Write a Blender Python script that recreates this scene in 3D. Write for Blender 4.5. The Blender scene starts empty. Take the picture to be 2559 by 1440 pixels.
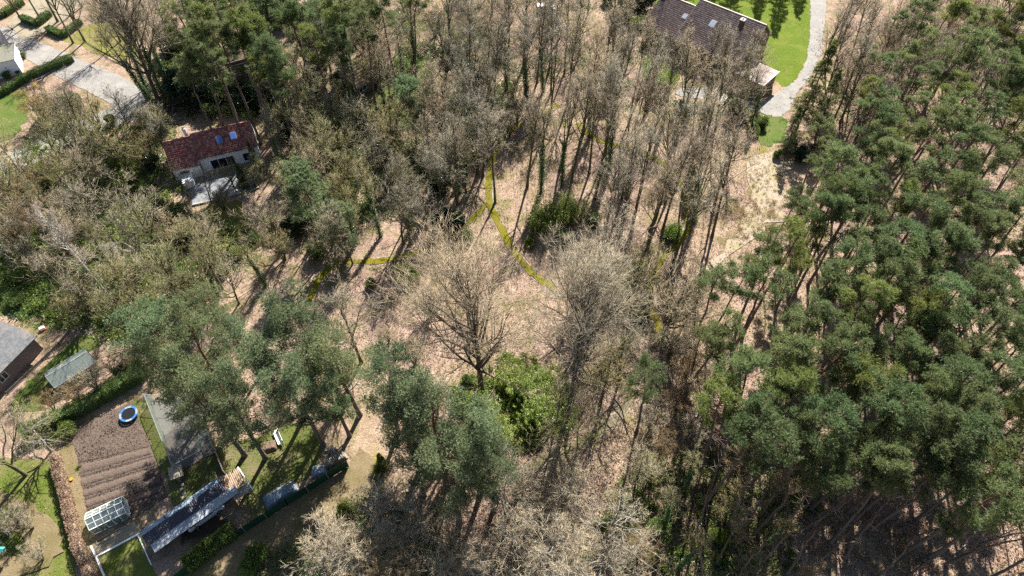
import bpy, math, random
import numpy as np
from mathutils import Vector, Matrix

# ------------------------------------------------------------------ camera, sky, sun, exposure
SC = bpy.context.scene
COL = SC.collection
CAM_H, FOCAL, PITCH = 75.0, 1706.0, math.radians(52.0)     # focal length in pixels of the 2559 px wide photograph
cam_d = bpy.data.cameras.new('camera'); cam = bpy.data.objects.new('camera', cam_d); COL.objects.link(cam)
cam.location = (0, 0, CAM_H); cam.rotation_euler = (math.pi/2 - PITCH, 0, 0)
cam_d.sensor_width = 36.0; cam_d.lens = 36.0*FOCAL/2559.0; cam_d.clip_start = 0.5; cam_d.clip_end = 5000
SC.camera = cam
SUN_AZ, SUN_EL = math.radians(16.0), math.radians(42.0)
world = bpy.data.worlds.new('World'); SC.world = world; world.use_nodes = True
wn = world.node_tree.nodes; wl = world.node_tree.links; wn.clear()
sky = wn.new('ShaderNodeTexSky'); sky.sky_type = 'NISHITA'; sky.sun_disc = False
sky.sun_elevation = SUN_EL; sky.sun_rotation = SUN_AZ
bg = wn.new('ShaderNodeBackground'); bg.inputs['Strength'].default_value = 0.05
wo = wn.new('ShaderNodeOutputWorld'); wl.new(sky.outputs[0], bg.inputs[0]); wl.new(bg.outputs[0], wo.inputs[0])
sun_d = bpy.data.lights.new('sun', 'SUN'); sun_d.energy = 5.0; sun_d.angle = math.radians(0.5); sun_d.color = (1.0, 0.96, 0.90)
sun = bpy.data.objects.new('sun', sun_d); COL.objects.link(sun)
sdir = Vector((math.sin(SUN_AZ)*math.cos(SUN_EL), math.cos(SUN_AZ)*math.cos(SUN_EL), math.sin(SUN_EL)))
sun.rotation_euler = sdir.to_track_quat('Z', 'Y').to_euler(); sun.location = sdir*300
SC.view_settings.view_transform = 'Standard'; SC.view_settings.look = 'None'
SC.view_settings.exposure = 1.74; SC.view_settings.gamma = 1.0
SC.render.engine = 'CYCLES'
SC.cycles.max_bounces = 4; SC.cycles.diffuse_bounces = 2; SC.cycles.transparent_max_bounces = 12
SC.cycles.use_denoising = False

def G(px, py, z=0.0):
    """world point at height z seen at this place of the photograph"""
    u = (px-1279.5)/FOCAL; v = (py-720.0)/FOCAL
    d = (u, math.cos(PITCH)-v*math.sin(PITCH), -math.sin(PITCH)-v*math.cos(PITCH))
    t = (z-CAM_H)/d[2]
    return Vector((d[0]*t, d[1]*t, z))
def W(p):
    q = (p[0], p[1], p[2]-CAM_H)
    fw = q[1]*math.cos(PITCH)-q[2]*math.sin(PITCH); up = q[1]*math.sin(PITCH)+q[2]*math.cos(PITCH)
    return (1279.5+FOCAL*q[0]/fw, 720-FOCAL*up/fw)

# ------------------------------------------------------------------ materials
MATS = {}
class NT:
    def __init__(s, name):
        s.m = bpy.data.materials.new(name); s.m.use_nodes = True; s.t = s.m.node_tree; s.t.nodes.clear()
        s.out = s.t.nodes.new('ShaderNodeOutputMaterial'); MATS[name] = s.m
    def n(s, typ, **kw):
        nd = s.t.nodes.new(typ)
        for k, v in kw.items():
            if hasattr(nd, k): setattr(nd, k, v)
        return nd
    def l(s, a, b): s.t.links.new(a, b)
    def coord(s, kind='Object'): return s.n('ShaderNodeTexCoord').outputs[kind]
    def noise(s, co, scale, detail=4, rough=0.6, dist=0.0):
        nd = s.n('ShaderNodeTexNoise'); nd.inputs['Scale'].default_value = scale; nd.inputs['Detail'].default_value = detail
        nd.inputs['Roughness'].default_value = rough; nd.inputs['Distortion'].default_value = dist
        if co is not None: s.l(co, nd.inputs['Vector'])
        return nd.outputs['Fac']
    def ramp(s, fac, stops):
        nd = s.n('ShaderNodeValToRGB'); e = nd.color_ramp.elements
        while len(e) < len(stops): e.new(0.5)
        for el, (p, c) in zip(e, stops):
            el.position = p; el.color = (c[0], c[1], c[2], 1) if not isinstance(c, (int, float)) else (c, c, c, 1)
        s.l(fac, nd.inputs[0]); return nd.outputs[0]
    def mix(s, fac, a, b, mode='MIX'):
        nd = s.n('ShaderNodeMixRGB'); nd.blend_type = mode
        for i, v in ((0, fac), (1, a), (2, b)):
            if isinstance(v, (int, float)): nd.inputs[i].default_value = v if i == 0 else (v, v, v, 1)
            elif isinstance(v, tuple): nd.inputs[i].default_value = (*v, 1)
            else: s.l(v, nd.inputs[i])
        return nd.outputs[0]
    def math(s, op, a, b=0.0):
        nd = s.n('ShaderNodeMath'); nd.operation = op
        for i, v in ((0, a), (1, b)):
            if isinstance(v, (int, float)): nd.inputs[i].default_value = v
            else: s.l(v, nd.inputs[i])
        return nd.outputs[0]
    def bump(s, h, strength=0.5, dist=0.1):
        nd = s.n('ShaderNodeBump'); nd.inputs['Strength'].default_value = strength; nd.inputs['Distance'].default_value = dist
        s.l(h, nd.inputs['Height']); return nd.outputs[0]
    def pbr(s, col, rough=0.9, spec=0.2, metal=0.0, normal=None, alpha=None):
        p = s.n('ShaderNodeBsdfPrincipled')
        if isinstance(col, tuple): p.inputs['Base Color'].default_value = (*col, 1)
        else: s.l(col, p.inputs['Base Color'])
        if isinstance(rough, (int, float)): p.inputs['Roughness'].default_value = rough
        else: s.l(rough, p.inputs['Roughness'])
        p.inputs['Specular IOR Level'].default_value = spec; p.inputs['Metallic'].default_value = metal
        if normal is not None: s.l(normal, p.inputs['Normal'])
        if alpha is not None: p.inputs['Alpha'].default_value = alpha
        return p.outputs[0]
    def done(s, sh): s.l(sh, s.out.inputs[0]); return s.m
    def objcol(s): return s.n('ShaderNodeObjectInfo').outputs['Color']
    def island(s): return s.n('ShaderNodeNewGeometry').outputs['Random Per Island']

def leaf_mat(name, dark, mid, light, transl=0.28, rough=0.55, spec=0.25, nscale=0.9):
    t = NT(name)
    v = t.math('ADD', t.math('MULTIPLY', t.island(), 0.6), t.math('MULTIPLY', t.noise(t.coord(), nscale, 3), 0.4))
    c = t.ramp(v, [(0.15, dark), (0.45, mid), (0.8, light)])
    c = t.mix(1.0, c, t.objcol(), 'MULTIPLY')
    p = t.pbr(c, rough, spec)
    tr = t.n('ShaderNodeBsdfTranslucent'); t.l(c, tr.inputs[0])
    mx = t.n('ShaderNodeMixShader'); mx.inputs[0].default_value = transl
    t.l(p, mx.inputs[1]); t.l(tr.outputs[0], mx.inputs[2]); return t.done(mx.outputs[0])

leaf_mat('needles', (.066, .092, .036), (.142, .178, .068), (.25, .285, .125), 0.50, 0.5, 0.3)
leaf_mat('beech_leaves', (.16, .10, .065), (.30, .205, .14), (.44, .33, .24), 0.25, 0.7, 0.15)
leaf_mat('leaf_drift', (.06, .041, .030), (.225, .16, .122), (.44, .35, .285), 0.2, 0.8, 0.1)
leaf_mat('soft_needles', (.066, .092, .042), (.168, .210, .096), (.30, .34, .18), 0.45, 0.5, 0.3)
leaf_mat('spruce_needles', (.057, .081, .028), (.115, .140, .046), (.201, .218, .069), 0.50, 0.55, 0.25)
leaf_mat('leaves', (.050, .078, .018), (.100, .142, .034), (.175, .225, .07), 0.35, 0.4, 0.35)
leaf_mat('dark_leaves', (.012, .026, .012), (.024, .045, .020), (.05, .08, .038), 0.12, 0.3, 0.5)
leaf_mat('brown_leaves', (.14, .075, .04), (.26, .15, .085), (.38, .25, .16), 0.25, 0.7, 0.15)
leaf_mat('dry_grass', (.16, .14, .06), (.27, .24, .11), (.38, .33, .18), 0.3, 0.8, 0.1)
leaf_mat('ivy_leaves', (.029, .065, .022), (.065, .122, .037), (.130, .202, .065), 0.3, 0.4, 0.4)

def bark(name, a, b, moss=None, nscale=3.0):
    t = NT(name); co = t.coord()
    mp = t.n('ShaderNodeMapping'); mp.inputs['Scale'].default_value = (6, 6, 1.2); t.l(co, mp.inputs[0])
    n1 = t.noise(mp.outputs[0], nscale, 5, 0.7)
    c = t.ramp(n1, [(0.3, a), (0.7, b)])
    if moss: c = t.mix(t.ramp(t.noise(co, 0.8, 3), [(0.42, 0.0), (0.6, 0.85)]), c, moss)
    c = t.mix(1.0, c, t.objcol(), 'MULTIPLY')
    return t.done(t.pbr(c, 0.95, 0.08, normal=t.bump(n1, 0.6, 0.05)))
bark('grey_bark', (.05, .041, .030), (.155, .13, .098))
bark('mossy_bark', (.055, .047, .034), (.14, .12, .085), (.12, .125, .03))
bark('pale_bark', (.16, .15, .125), (.36, .33, .27))
t = NT('pine_bark'); co = t.coord(); sx = t.n('ShaderNodeSeparateXYZ'); t.l(co, sx.inputs[0])
n1 = t.noise(co, 7, 5, 0.7); up = t.ramp(t.math('DIVIDE', sx.outputs[2], 20.0), [(0.4, 0.0), (0.75, 1.0)])
c = t.mix(up, t.ramp(n1, [(0.3, (.075, .058, .047)), (0.7, (.20, .165, .138))]), t.ramp(n1, [(0.3, (.10, .055, .032)), (0.7, (.22, .125, .075))]))
t.done(t.pbr(c, 0.95, 0.08, normal=t.bump(n1, 0.7, 0.06)))
t = NT('dead_wood'); n1 = t.noise(t.coord(), 6, 4); t.done(t.pbr(t.ramp(n1, [(0.3, (.16, .14, .115)), (0.7, (.36, .32, .27))]), 0.9, 0.1))
t = NT('birch_bark'); n1 = t.noise(t.coord(), 5, 4, 0.7)
t.done(t.pbr(t.ramp(n1, [(0.36, (.06, .055, .05)), (0.46, (.5, .48, .44)), (0.8, (.62, .6, .56))]), 0.8, 0.1))
t = NT('twigs'); v = t.math('ADD', t.math('MULTIPLY', t.island(), 0.7), t.math('MULTIPLY', t.noise(t.coord(), 0.6, 2), 0.3))
c = t.mix(1.0, t.ramp(v, [(0.1, (.10, .078, .052)), (0.45, (.27, .222, .155)), (0.9, (.55, .475, .355))]), t.objcol(), 'MULTIPLY')
t.done(t.pbr(c, 0.9, 0.1))

# ground: leaf litter with soft patches of grass, moss and bare soil given by a colour attribute
def ground_mat():
    t = NT('leaf_litter'); co = t.coord('Object')
    nf = t.noise(co, 5.5, 6, 0.8); nm = t.noise(co, 0.55, 5, 0.6, 0.4); nb = t.noise(co, 0.09, 3, 0.5)
    vor = t.n('ShaderNodeTexVoronoi'); vor.inputs['Scale'].default_value = 4.0; t.l(co, vor.inputs['Vector'])
    ng = t.noise(co, 2.1, 5, 0.75)
    lit = t.ramp(nf, [(0.30, (.058, .037, .028)), (0.43, (.180, .121, .090)), (0.56, (.342, .244, .193)), (0.72, (.542, .425, .348))])
    lit = t.mix(t.ramp(ng, [(0.36, 0.8), (0.48, 0.0)]), lit, (.109, .068, .049))
    lit = t.mix(t.ramp(ng, [(0.56, 0.0), (0.72, 0.6)]), lit, (.515, .399, .321))
    lit = t.mix(t.math('MULTIPLY', t.ramp(nm, [(0.38, 1.0), (0.54, 0.0)]), 0.6), lit, (.155, .099, .072))
    lit = t.mix(t.ramp(nb, [(0.38, 0.0), (0.66, 0.7)]), lit, t.mix(0.6, lit, (.258, .206, .109)))
    lit = t.mix(t.ramp(t.noise(co, 0.28, 4, 0.65, 0.6), [(0.50, 0.0), (0.64, 0.7)]), lit, t.ramp(nf, [(0.3, (.045, .045, .012)), (0.55, (.12, .115, .035)), (0.8, (.22, .20, .09))]))
    lit = t.mix(t.ramp(t.noise(co, 0.17, 5, 0.7, 0.5), [(0.30, 0.8), (0.44, 0.0)]), lit, t.mix(0.5, lit, (.06, .042, .03)))
    at = t.n('ShaderNodeAttribute'); at.attribute_name = 'cover'
    sp = t.n('ShaderNodeSeparateColor'); t.l(at.outputs['Color'], sp.inputs[0])
    def patch(ch, br=0.9): # broken up by noise
        m = t.math('ADD', sp.outputs[ch], t.math('MULTIPLY', t.math('SUBTRACT', t.math('ADD', t.math('MULTIPLY', nm, 0.55), t.math('MULTIPLY', nf, 0.45)), 0.5), br*2))
        return t.ramp(m, [(0.42, 0.0), (0.62, 1.0)])
    grass = t.ramp(nf, [(0.3, (.034, .051, .012)), (0.55, (.088, .112, .026)), (0.8, (.163, .170, .054))])
    moss = t.ramp(nf, [(0.3, (.102, .095, .014)), (0.55, (.184, .170, .031)), (0.8, (.258, .231, .068))])
    soil = t.ramp(nf, [(0.3, (.022, .017, .012)), (0.55, (.058, .044, .030)), (0.8, (.12, .095, .062))])
    c = t.mix(patch(2), lit, soil); c = t.mix(patch(1), c, moss); c = t.mix(patch(0), c, grass)
    h = t.math('ADD', t.math('MULTIPLY', nf, 0.5), t.math('MULTIPLY', vor.outputs['Distance'], 0.5))
    return t.done(t.pbr(c, 0.95, 0.05, normal=t.bump(h, 0.9, 0.12)))
ground_mat()
def turf(name, a, b, c3, scale=3.0, dry=None):
    t = NT(name); co = t.coord(); n1 = t.noise(co, scale*2.2, 6, 0.8); n2 = t.noise(co, 0.35, 4, 0.6)
    c = t.ramp(n1, [(0.28, a), (0.52, b), (0.78, c3)])
    if dry: c = t.mix(t.ramp(n2, [(0.45, 0.0), (0.66, 0.8)]), c, dry)
    else: c = t.mix(t.math('MULTIPLY', t.ramp(n2, [(0.4, 0.0), (0.7, 1.0)]), 0.35), c, a)
    return t.done(t.pbr(c, 0.9, 0.1, normal=t.bump(n1, 0.9, 0.10)))
turf('bright_lawn', (.026, .050, .003), (.078, .118, .006), (.145, .18, .016), dry=(.12, .14, .018))
turf('lawn', (.044, .062, .010), (.086, .113, .018), (.136, .151, .034), dry=(.151, .131, .052))
turf('fresh_lawn', (.032, .058, .011), (.068, .105, .018), (.115, .147, .036), dry=(.115, .110, .036))
turf('yellow_lawn', (.089, .089, .016), (.151, .147, .032), (.209, .188, .062), dry=(.178, .141, .073))
turf('dry_lane', (.079, .059, .030), (.178, .135, .076), (.264, .211, .119), dry=(.106, .092, .033))
turf('moss_path', (.060, .055, .003), (.130, .115, .006), (.19, .165, .016), dry=(.15, .125, .03))
turf('shade_toned_lawn', (.040, .055, .011), (.084, .101, .023), (.145, .150, .048), dry=(.150, .119, .066))  # turf darkened in colour for the pines' shade, with dry brown patches
turf('worn_path', (.085, .068, .042), (.155, .13, .085), (.24, .20, .14), dry=(.11, .10, .03))
turf('pale_litter', (.12, .092, .065), (.31, .25, .185), (.44, .37, .28), dry=(.22, .20, .09))
def speck(name, a, b, scale, rough=0.9, bump=0.4, patch=None, dist=0.05):
    t = NT(name); co = t.coord(); n1 = t.noise(co, scale, 6, 0.75); n2 = t.noise(co, 0.5, 4)
    c = t.ramp(n1, [(0.3, a), (0.7, b)])
    if patch: c = t.mix(t.ramp(n2, [(0.45, 0.0), (0.7, 0.7)]), c, patch)
    return t.done(t.pbr(c, rough, 0.15, normal=t.bump(n1, bump, dist)))
speck('asphalt', (.155, .145, .132), (.25, .235, .215), 14, patch=(.28, .255, .22))
speck('gravel', (.146, .138, .127), (.249, .237, .219), 12, patch=(.284, .258, .219))
speck('sand_paving', (.198, .165, .112), (.277, .238, .172), 9, patch=(.165, .139, .099))
speck('soil', (.069, .050, .038), (.142, .106, .084), 6, bump=0.9, patch=(.112, .083, .066), dist=0.15)
speck('furrow', (.033, .024, .020), (.073, .053, .042), 6, bump=0.9)
speck('terrace', (.132, .139, .145), (.198, .205, .211), 5)
speck('run_soil', (.07, .06, .05), (.15, .13, .11), 5, patch=(.12, .10, .085))
speck('concrete', (.238, .231, .211), (.343, .330, .304), 8, patch=(.198, .191, .165))
speck('white_render', (.66, .67, .67), (.73, .73, .72), 2, bump=0.02, patch=(.68, .67, .64))
speck('white_paint', (.70, .70, .68), (.80, .80, .78), 5, bump=0.1)
speck('brick_wall', (.180, .131, .112), (.255, .195, .169), 7, bump=0.3)
speck('brick_chimney', (.068, .049, .045), (.150, .105, .090), 9, bump=0.3)
speck('old_roofing', (.055, .06, .065), (.15, .15, .15), 3.0, patch=(.19, .165, .145))
speck('mossy_roofing', (.090, .090, .075), (.195, .188, .150), 4, patch=(.150, .150, .060))
speck('pink_roofing', (.271, .219, .206), (.348, .291, .271), 6, patch=(.232, .187, .175))
speck('timber', (.083, .056, .038), (.180, .128, .086), 8)
speck('pale_timber', (.247, .203, .143), (.375, .315, .232), 8)
speck('grey_timber', (.165, .143, .120), (.285, .255, .217), 8)
speck('stone', (.375, .360, .330), (.525, .510, .465), 6)
speck('rust', (.195, .098, .060), (.345, .255, .195), 5, patch=(.300, .285, .165))
def tilemat(name, a, b, c3):
    t = NT(name); v = t.math('ADD', t.math('MULTIPLY', t.island(), 0.55), t.math('MULTIPLY', t.noise(t.coord(), 0.8, 4), 0.45))
    return t.done(t.pbr(t.ramp(v, [(0.2, a), (0.5, b), (0.8, c3)]), 0.55, 0.35))
tilemat('red_tile', (.13, .04, .035), (.24, .075, .062), (.40, .19, .15))
tilemat('brown_tile', (.29, .185, .14), (.41, .275, .215), (.50, .37, .295))
tilemat('shade_toned_tile', (.05, .035, .035), (.085, .06, .055), (.13, .095, .085))
def plain(name, c, rough=0.5, spec=0.4, metal=0.0):
    t = NT(name); n1 = t.noise(t.coord(), 3, 4)
    k = t.mix(1.0, t.ramp(n1, [(0.3, 0.8), (0.7, 1.08)]), c, 'MULTIPLY'); return t.done(t.pbr(k, rough, spec, metal))
plain('dark_glass', (.012, .014, .018), 0.08, 0.6)
plain('sky_glass', (.05, .13, .42), 0.12, 0.8)
plain('pale_glass', (.30, .34, .40), 0.1, 0.8)
plain('white_metal', (.78, .78, .77), 0.45, 0.4)
plain('grey_metal', (.30, .31, .32), 0.5, 0.5, 0.4)
plain('blue_pad', (.02, .13, .40), 0.45, 0.4)
plain('black_rubber', (.015, .015, .016), 0.7, 0.2)
plain('black_net', (.012, .012, .014), 0.9, 0.1)
plain('car_paint', (.68, .69, .70), 0.25, 0.5)
plain('dark_sheet', (.042, .042, .058), 0.55, 0.35)
plain('pale_sheet', (.27, .29, .31), 0.6, 0.25)
plain('blue_sheet', (.20, .26, .31), 0.55, 0.3)
plain('green_screen', (.012, .05, .025), 0.8, 0.15)
plain('teal', (.05, .36, .36), 0.6, 0.3)
plain('orange', (.7, .22, .02), 0.6, 0.3)
plain('red_plastic', (.55, .05, .03), 0.5, 0.3)
plain('blue_tarp', (.18, .23, .27), 0.5, 0.4)
def glass_mat(name, col, a):
    t = NT(name); gl = t.n('ShaderNodeBsdfGlossy'); gl.inputs['Roughness'].default_value = 0.08; gl.inputs[0].default_value = (.8, .85, .85, 1)
    tr = t.n('ShaderNodeBsdfTransparent'); tr.inputs[0].default_value = (*col, 1)
    df = t.n('ShaderNodeBsdfDiffuse'); df.inputs[0].default_value = (.30, .34, .29, 1)
    m1 = t.n('ShaderNodeMixShader'); m1.inputs[0].default_value = a; t.l(tr.outputs[0], m1.inputs[1]); t.l(df.outputs[0], m1.inputs[2])
    m2 = t.n('ShaderNodeMixShader'); m2.inputs[0].default_value = 0.14; t.l(m1.outputs[0], m2.inputs[1]); t.l(gl.outputs[0], m2.inputs[2])
    return t.done(m2.outputs[0])
glass_mat('greenhouse_glass', (.85, .9, .88), 0.30)
glass_mat('mossy_glass', (.6, .66, .54), 0.42)
t = NT('wire_net'); tr = t.n('ShaderNodeBsdfTransparent'); df = t.n('ShaderNodeBsdfDiffuse'); df.inputs[0].default_value = (.22, .25, .22, 1)
mx = t.n('ShaderNodeMixShader'); mx.inputs[0].default_value = 0.22; t.l(tr.outputs[0], mx.inputs[1]); t.l(df.outputs[0], mx.inputs[2]); t.done(mx.outputs[0])

# ------------------------------------------------------------------ mesh helpers
def mesh_np(name, verts, faces_list, mat, smooth=False):
    """faces_list: arrays (n,3) and (n,4) of vertex indices"""
    me = bpy.data.meshes.new(name); verts = np.asarray(verts, np.float32)
    me.vertices.add(len(verts)); me.vertices.foreach_set('co', verts.ravel())
    fl = [np.asarray(f, np.int32) for f in faces_list if f is not None and len(f)]
    idx = np.concatenate([f.ravel() for f in fl]); tot = np.concatenate([np.full(len(f), f.shape[1], np.int32) for f in fl])
    st = np.concatenate([[0], np.cumsum(tot)[:-1]]).astype(np.int32)
    me.loops.add(len(idx)); me.loops.foreach_set('vertex_index', idx)
    me.polygons.add(len(tot)); me.polygons.foreach_set('loop_start', st); me.polygons.foreach_set('loop_total', tot)
    if smooth: me.polygons.foreach_set('use_smooth', np.ones(len(tot), bool))
    me.materials.append(MATS[mat]); me.update(calc_edges=True); return me
def put(name, me, parent=None, loc=(0, 0, 0), rz=0.0, color=None, scale=None):
    o = bpy.data.objects.new(name, me); COL.objects.link(o); o.location = loc; o.rotation_euler = (0, 0, rz)
    if parent is not None: o.parent = parent
    if color is not None: o.color = (*color, 1)
    if scale is not None: o.scale = scale if isinstance(scale, tuple) else (scale,)*3
    return o
def tag(o, label=None, cat=None, group=None, kind=None):
    if label: o['label'] = label
    if cat: o['category'] = cat
    if group: o['group'] = group
    if kind: o['kind'] = kind
    return o
def thing(name, label, cat, loc=(0, 0, 0), rz=0.0, group=None):
    o = put(name, None, None, loc, rz); o.empty_display_size = 0.3
    return tag(o, label, cat, group)
class MB:
    def __init__(s): s.v = []; s.f = []
    def box(s, a, b, M=None):
        (x0, y0, z0), (x1, y1, z1) = a, b; n = len(s.v)
        c = [(x0,y0,z0),(x1,y0,z0),(x1,y1,z0),(x0,y1,z0),(x0,y0,z1),(x1,y0,z1),(x1,y1,z1),(x0,y1,z1)]
        s.v += [tuple(M @ Vector(p)) for p in c] if M else c
        s.f += [tuple(n+i for i in q) for q in ((0,3,2,1),(4,5,6,7),(0,1,5,4),(1,2,6,5),(2,3,7,6),(3,0,4,7))]; return s
    def bar(s, p, q, w, h=None):
        p, q = Vector(p), Vector(q); d = q-p; L = d.length
        M = Matrix.Translation(p) @ d.to_track_quat('X', 'Z').to_matrix().to_4x4(); h = h or w
        return s.box((0, -w/2, -h/2), (L, w/2, h/2), M)
    def poly(s, pts): n = len(s.v); s.v += [tuple(p) for p in pts]; s.f.append(tuple(range(n, n+len(pts)))); return s
    def slab(s, pts, th):
        """a plate: polygon pts (top) with thickness th downwards along its normal"""
        P = [Vector(p) for p in pts]; nrm = (P[1]-P[0]).cross(P[2]-P[0]).normalized()
        if nrm.z < 0: P.reverse(); nrm = -nrm
        n = len(s.v); k = len(P); s.v += [tuple(p) for p in P] + [tuple(p-nrm*th) for p in P]
        s.f.append(tuple(range(n, n+k))); s.f.append(tuple(range(n+2*k-1, n+k-1, -1)))
        for i in range(k): j = (i+1) % k; s.f.append((n+i, n+k+i, n+k+j, n+j))
        return s
    def prism(s, prof, x0, x1):
        """profile (y,z) extruded along x"""
        n = len(s.v); k = len(prof); s.v += [(x0, y, z) for y, z in prof] + [(x1, y, z) for y, z in prof]
        s.f.append(tuple(range(n+k-1, n-1, -1))); s.f.append(tuple(range(n+k, n+2*k)))
        for i in range(k): j = (i+1) % k; s.f.append((n+i, n+j, n+k+j, n+k+i))
        return s
    def cyl(s, p, q, r0, r1=None, n=10):
        p, q = Vector(p), Vector(q); r1 = r0 if r1 is None else r1; d = (q-p).normalized()
        u = d.orthogonal().normalized(); w = d.cross(u); b = len(s.v)
        for c, r in ((p, r0), (q, r1)):
            for i in range(n):
                a = 2*math.pi*i/n; s.v.append(tuple(c+(u*math.cos(a)+w*math.sin(a))*r))
        for i in range(n): j = (i+1) % n; s.f.append((b+i, b+j, b+n+j, b+n+i))
        s.f.append(tuple(range(b+n-1, b-1, -1))); s.f.append(tuple(range(b+n, b+2*n))); return s
    def mesh(s, name, mat, smooth=False):
        me = bpy.data.meshes.new(name); me.from_pydata(s.v, [], s.f); me.materials.append(MATS[mat])
        if smooth: me.polygons.foreach_set('use_smooth', np.ones(len(me.polygons), bool))
        me.update(); return me
    def build(s, name, mat, parent=None, smooth=False, **kw): return put(name, s.mesh(name, mat, smooth), parent, **kw)

# ------------------------------------------------------------------ plant growth
def nrm(a): return a/np.maximum(np.linalg.norm(a, axis=-1, keepdims=True), 1e-9)
def tubes(P, R, sides):
    N, K, _ = P.shape
    T = nrm(np.gradient(P, axis=1)); m = nrm(T.mean(1))
    ref = np.where(np.abs(m[:, 2:3]) > 0.8, np.array([[1., 0, 0]]), np.array([[0, 0, 1.]]))
    U = nrm(np.cross(T, ref[:, None, :])); V = np.cross(T, U)
    a = np.arange(sides)*2*np.pi/sides
    ring = U[:, :, None, :]*np.cos(a)[None, None, :, None] + V[:, :, None, :]*np.sin(a)[None, None, :, None]
    v = (P[:, :, None, :] + ring*R[:, :, None, None]).reshape(-1, 3)
    base = (np.arange(N)*K*sides)[:, None, None] + (np.arange(K-1)*sides)[None, :, None]
    i = np.arange(sides); j = (i+1) % sides
    q = np.stack([base+i, base+j, base+sides+j, base+sides+i], -1).reshape(-1, 4)
    return v, q
def spikes(P0, P1, r, rng):
    """thin three-sided pyramids for the finest twigs"""
    N = len(P0); T = nrm(P1-P0); a = rng.normal(size=(N, 3)); U = nrm(np.cross(T, a)); V = np.cross(T, U)
    v = np.empty((N, 4, 3)); 
    for k in range(3):
        t = 2*np.pi*k/3; v[:, k] = P0 + (U*np.cos(t)+V*np.sin(t))*r
    v[:, 3] = P1; b = (np.arange(N)*4)[:, None]
    f = np.concatenate([b+np.array([[0, 1, 3]]), b+np.array([[1, 2, 3]]), b+np.array([[2, 0, 3]])])
    return v.reshape(-1, 3), f
def join(parts):
    vs, q, tr, n = [], [], [], 0
    for v, f in parts:
        vs.append(v); (q if f.shape[1] == 4 else tr).append(f+n); n += len(v)
    return np.concatenate(vs), [np.concatenate(q) if q else None, np.concatenate(tr) if tr else None]
def walk(rng, p, d, L, K, up, wig, out=None):
    """polylines from points p along directions d"""
    N = len(p); P = np.empty((N, K, 3)); P[:, 0] = p; st = (L/(K-1))[:, None]
    for k in range(1, K):
        d = d + rng.normal(size=(N, 3))*wig; d[:, 2] += up; d = nrm(d); P[:, k] = P[:, k-1]+d*st
    return P
def sprout(rng, P, R, n, t0, t1, ang, lf, K, up, wig, rs, rtip, bias=1.0, lmin=0.0):
    N, K0, _ = P.shape; idx = np.repeat(np.arange(N), n)
    t = t0+(t1-t0)*rng.random(len(idx))**bias; f = t*(K0-1); i = np.minimum(f.astype(int), K0-2); w = (f-i)[:, None]
    pos = P[idx, i]*(1-w)+P[idx, i+1]*w; tan = nrm(P[idx, i+1]-P[idx, i]); r0 = (R[idx, i]*(1-w[:, 0])+R[idx, i+1]*w[:, 0])
    a = rng.normal(size=(len(idx), 3)); perp = nrm(a-(a*tan).sum(1, keepdims=True)*tan)
    th = rng.uniform(ang[0], ang[1], len(idx))[:, None]; d = tan*np.cos(th)+perp*np.sin(th)
    PL = np.linalg.norm(np.diff(P, axis=1), axis=2).sum(1)[idx]
    L = np.maximum(lf(t)*PL*rng.uniform(0.7, 1.25, len(idx)), lmin)
    Q = walk(rng, pos, d, L, K, up, wig); rb = np.minimum(r0*rs, r0)
    RR = rb[:, None]*np.linspace(1, 0, K)[None]+rtip*np.linspace(0, 1, K)[None]
    return Q, np.maximum(RR, rtip)
def trunk_path(rng, H, r0, wig, K=12, lean=(0, 0), rt=0.03, base=(0, 0)):
    z = np.linspace(-0.15, H, K); s = np.linspace(0, 1, K)
    x = np.cumsum(rng.normal(size=K)*wig)*s+lean[0]*s**1.3+base[0]; y = np.cumsum(rng.normal(size=K)*wig)*s+lean[1]*s**1.3+base[1]
    P = np.stack([x, y, z], 1)[None]; R = (r0*(1-s)**0.85+rt)[None]; R[0, 0] *= 1.35; return P, R
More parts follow.
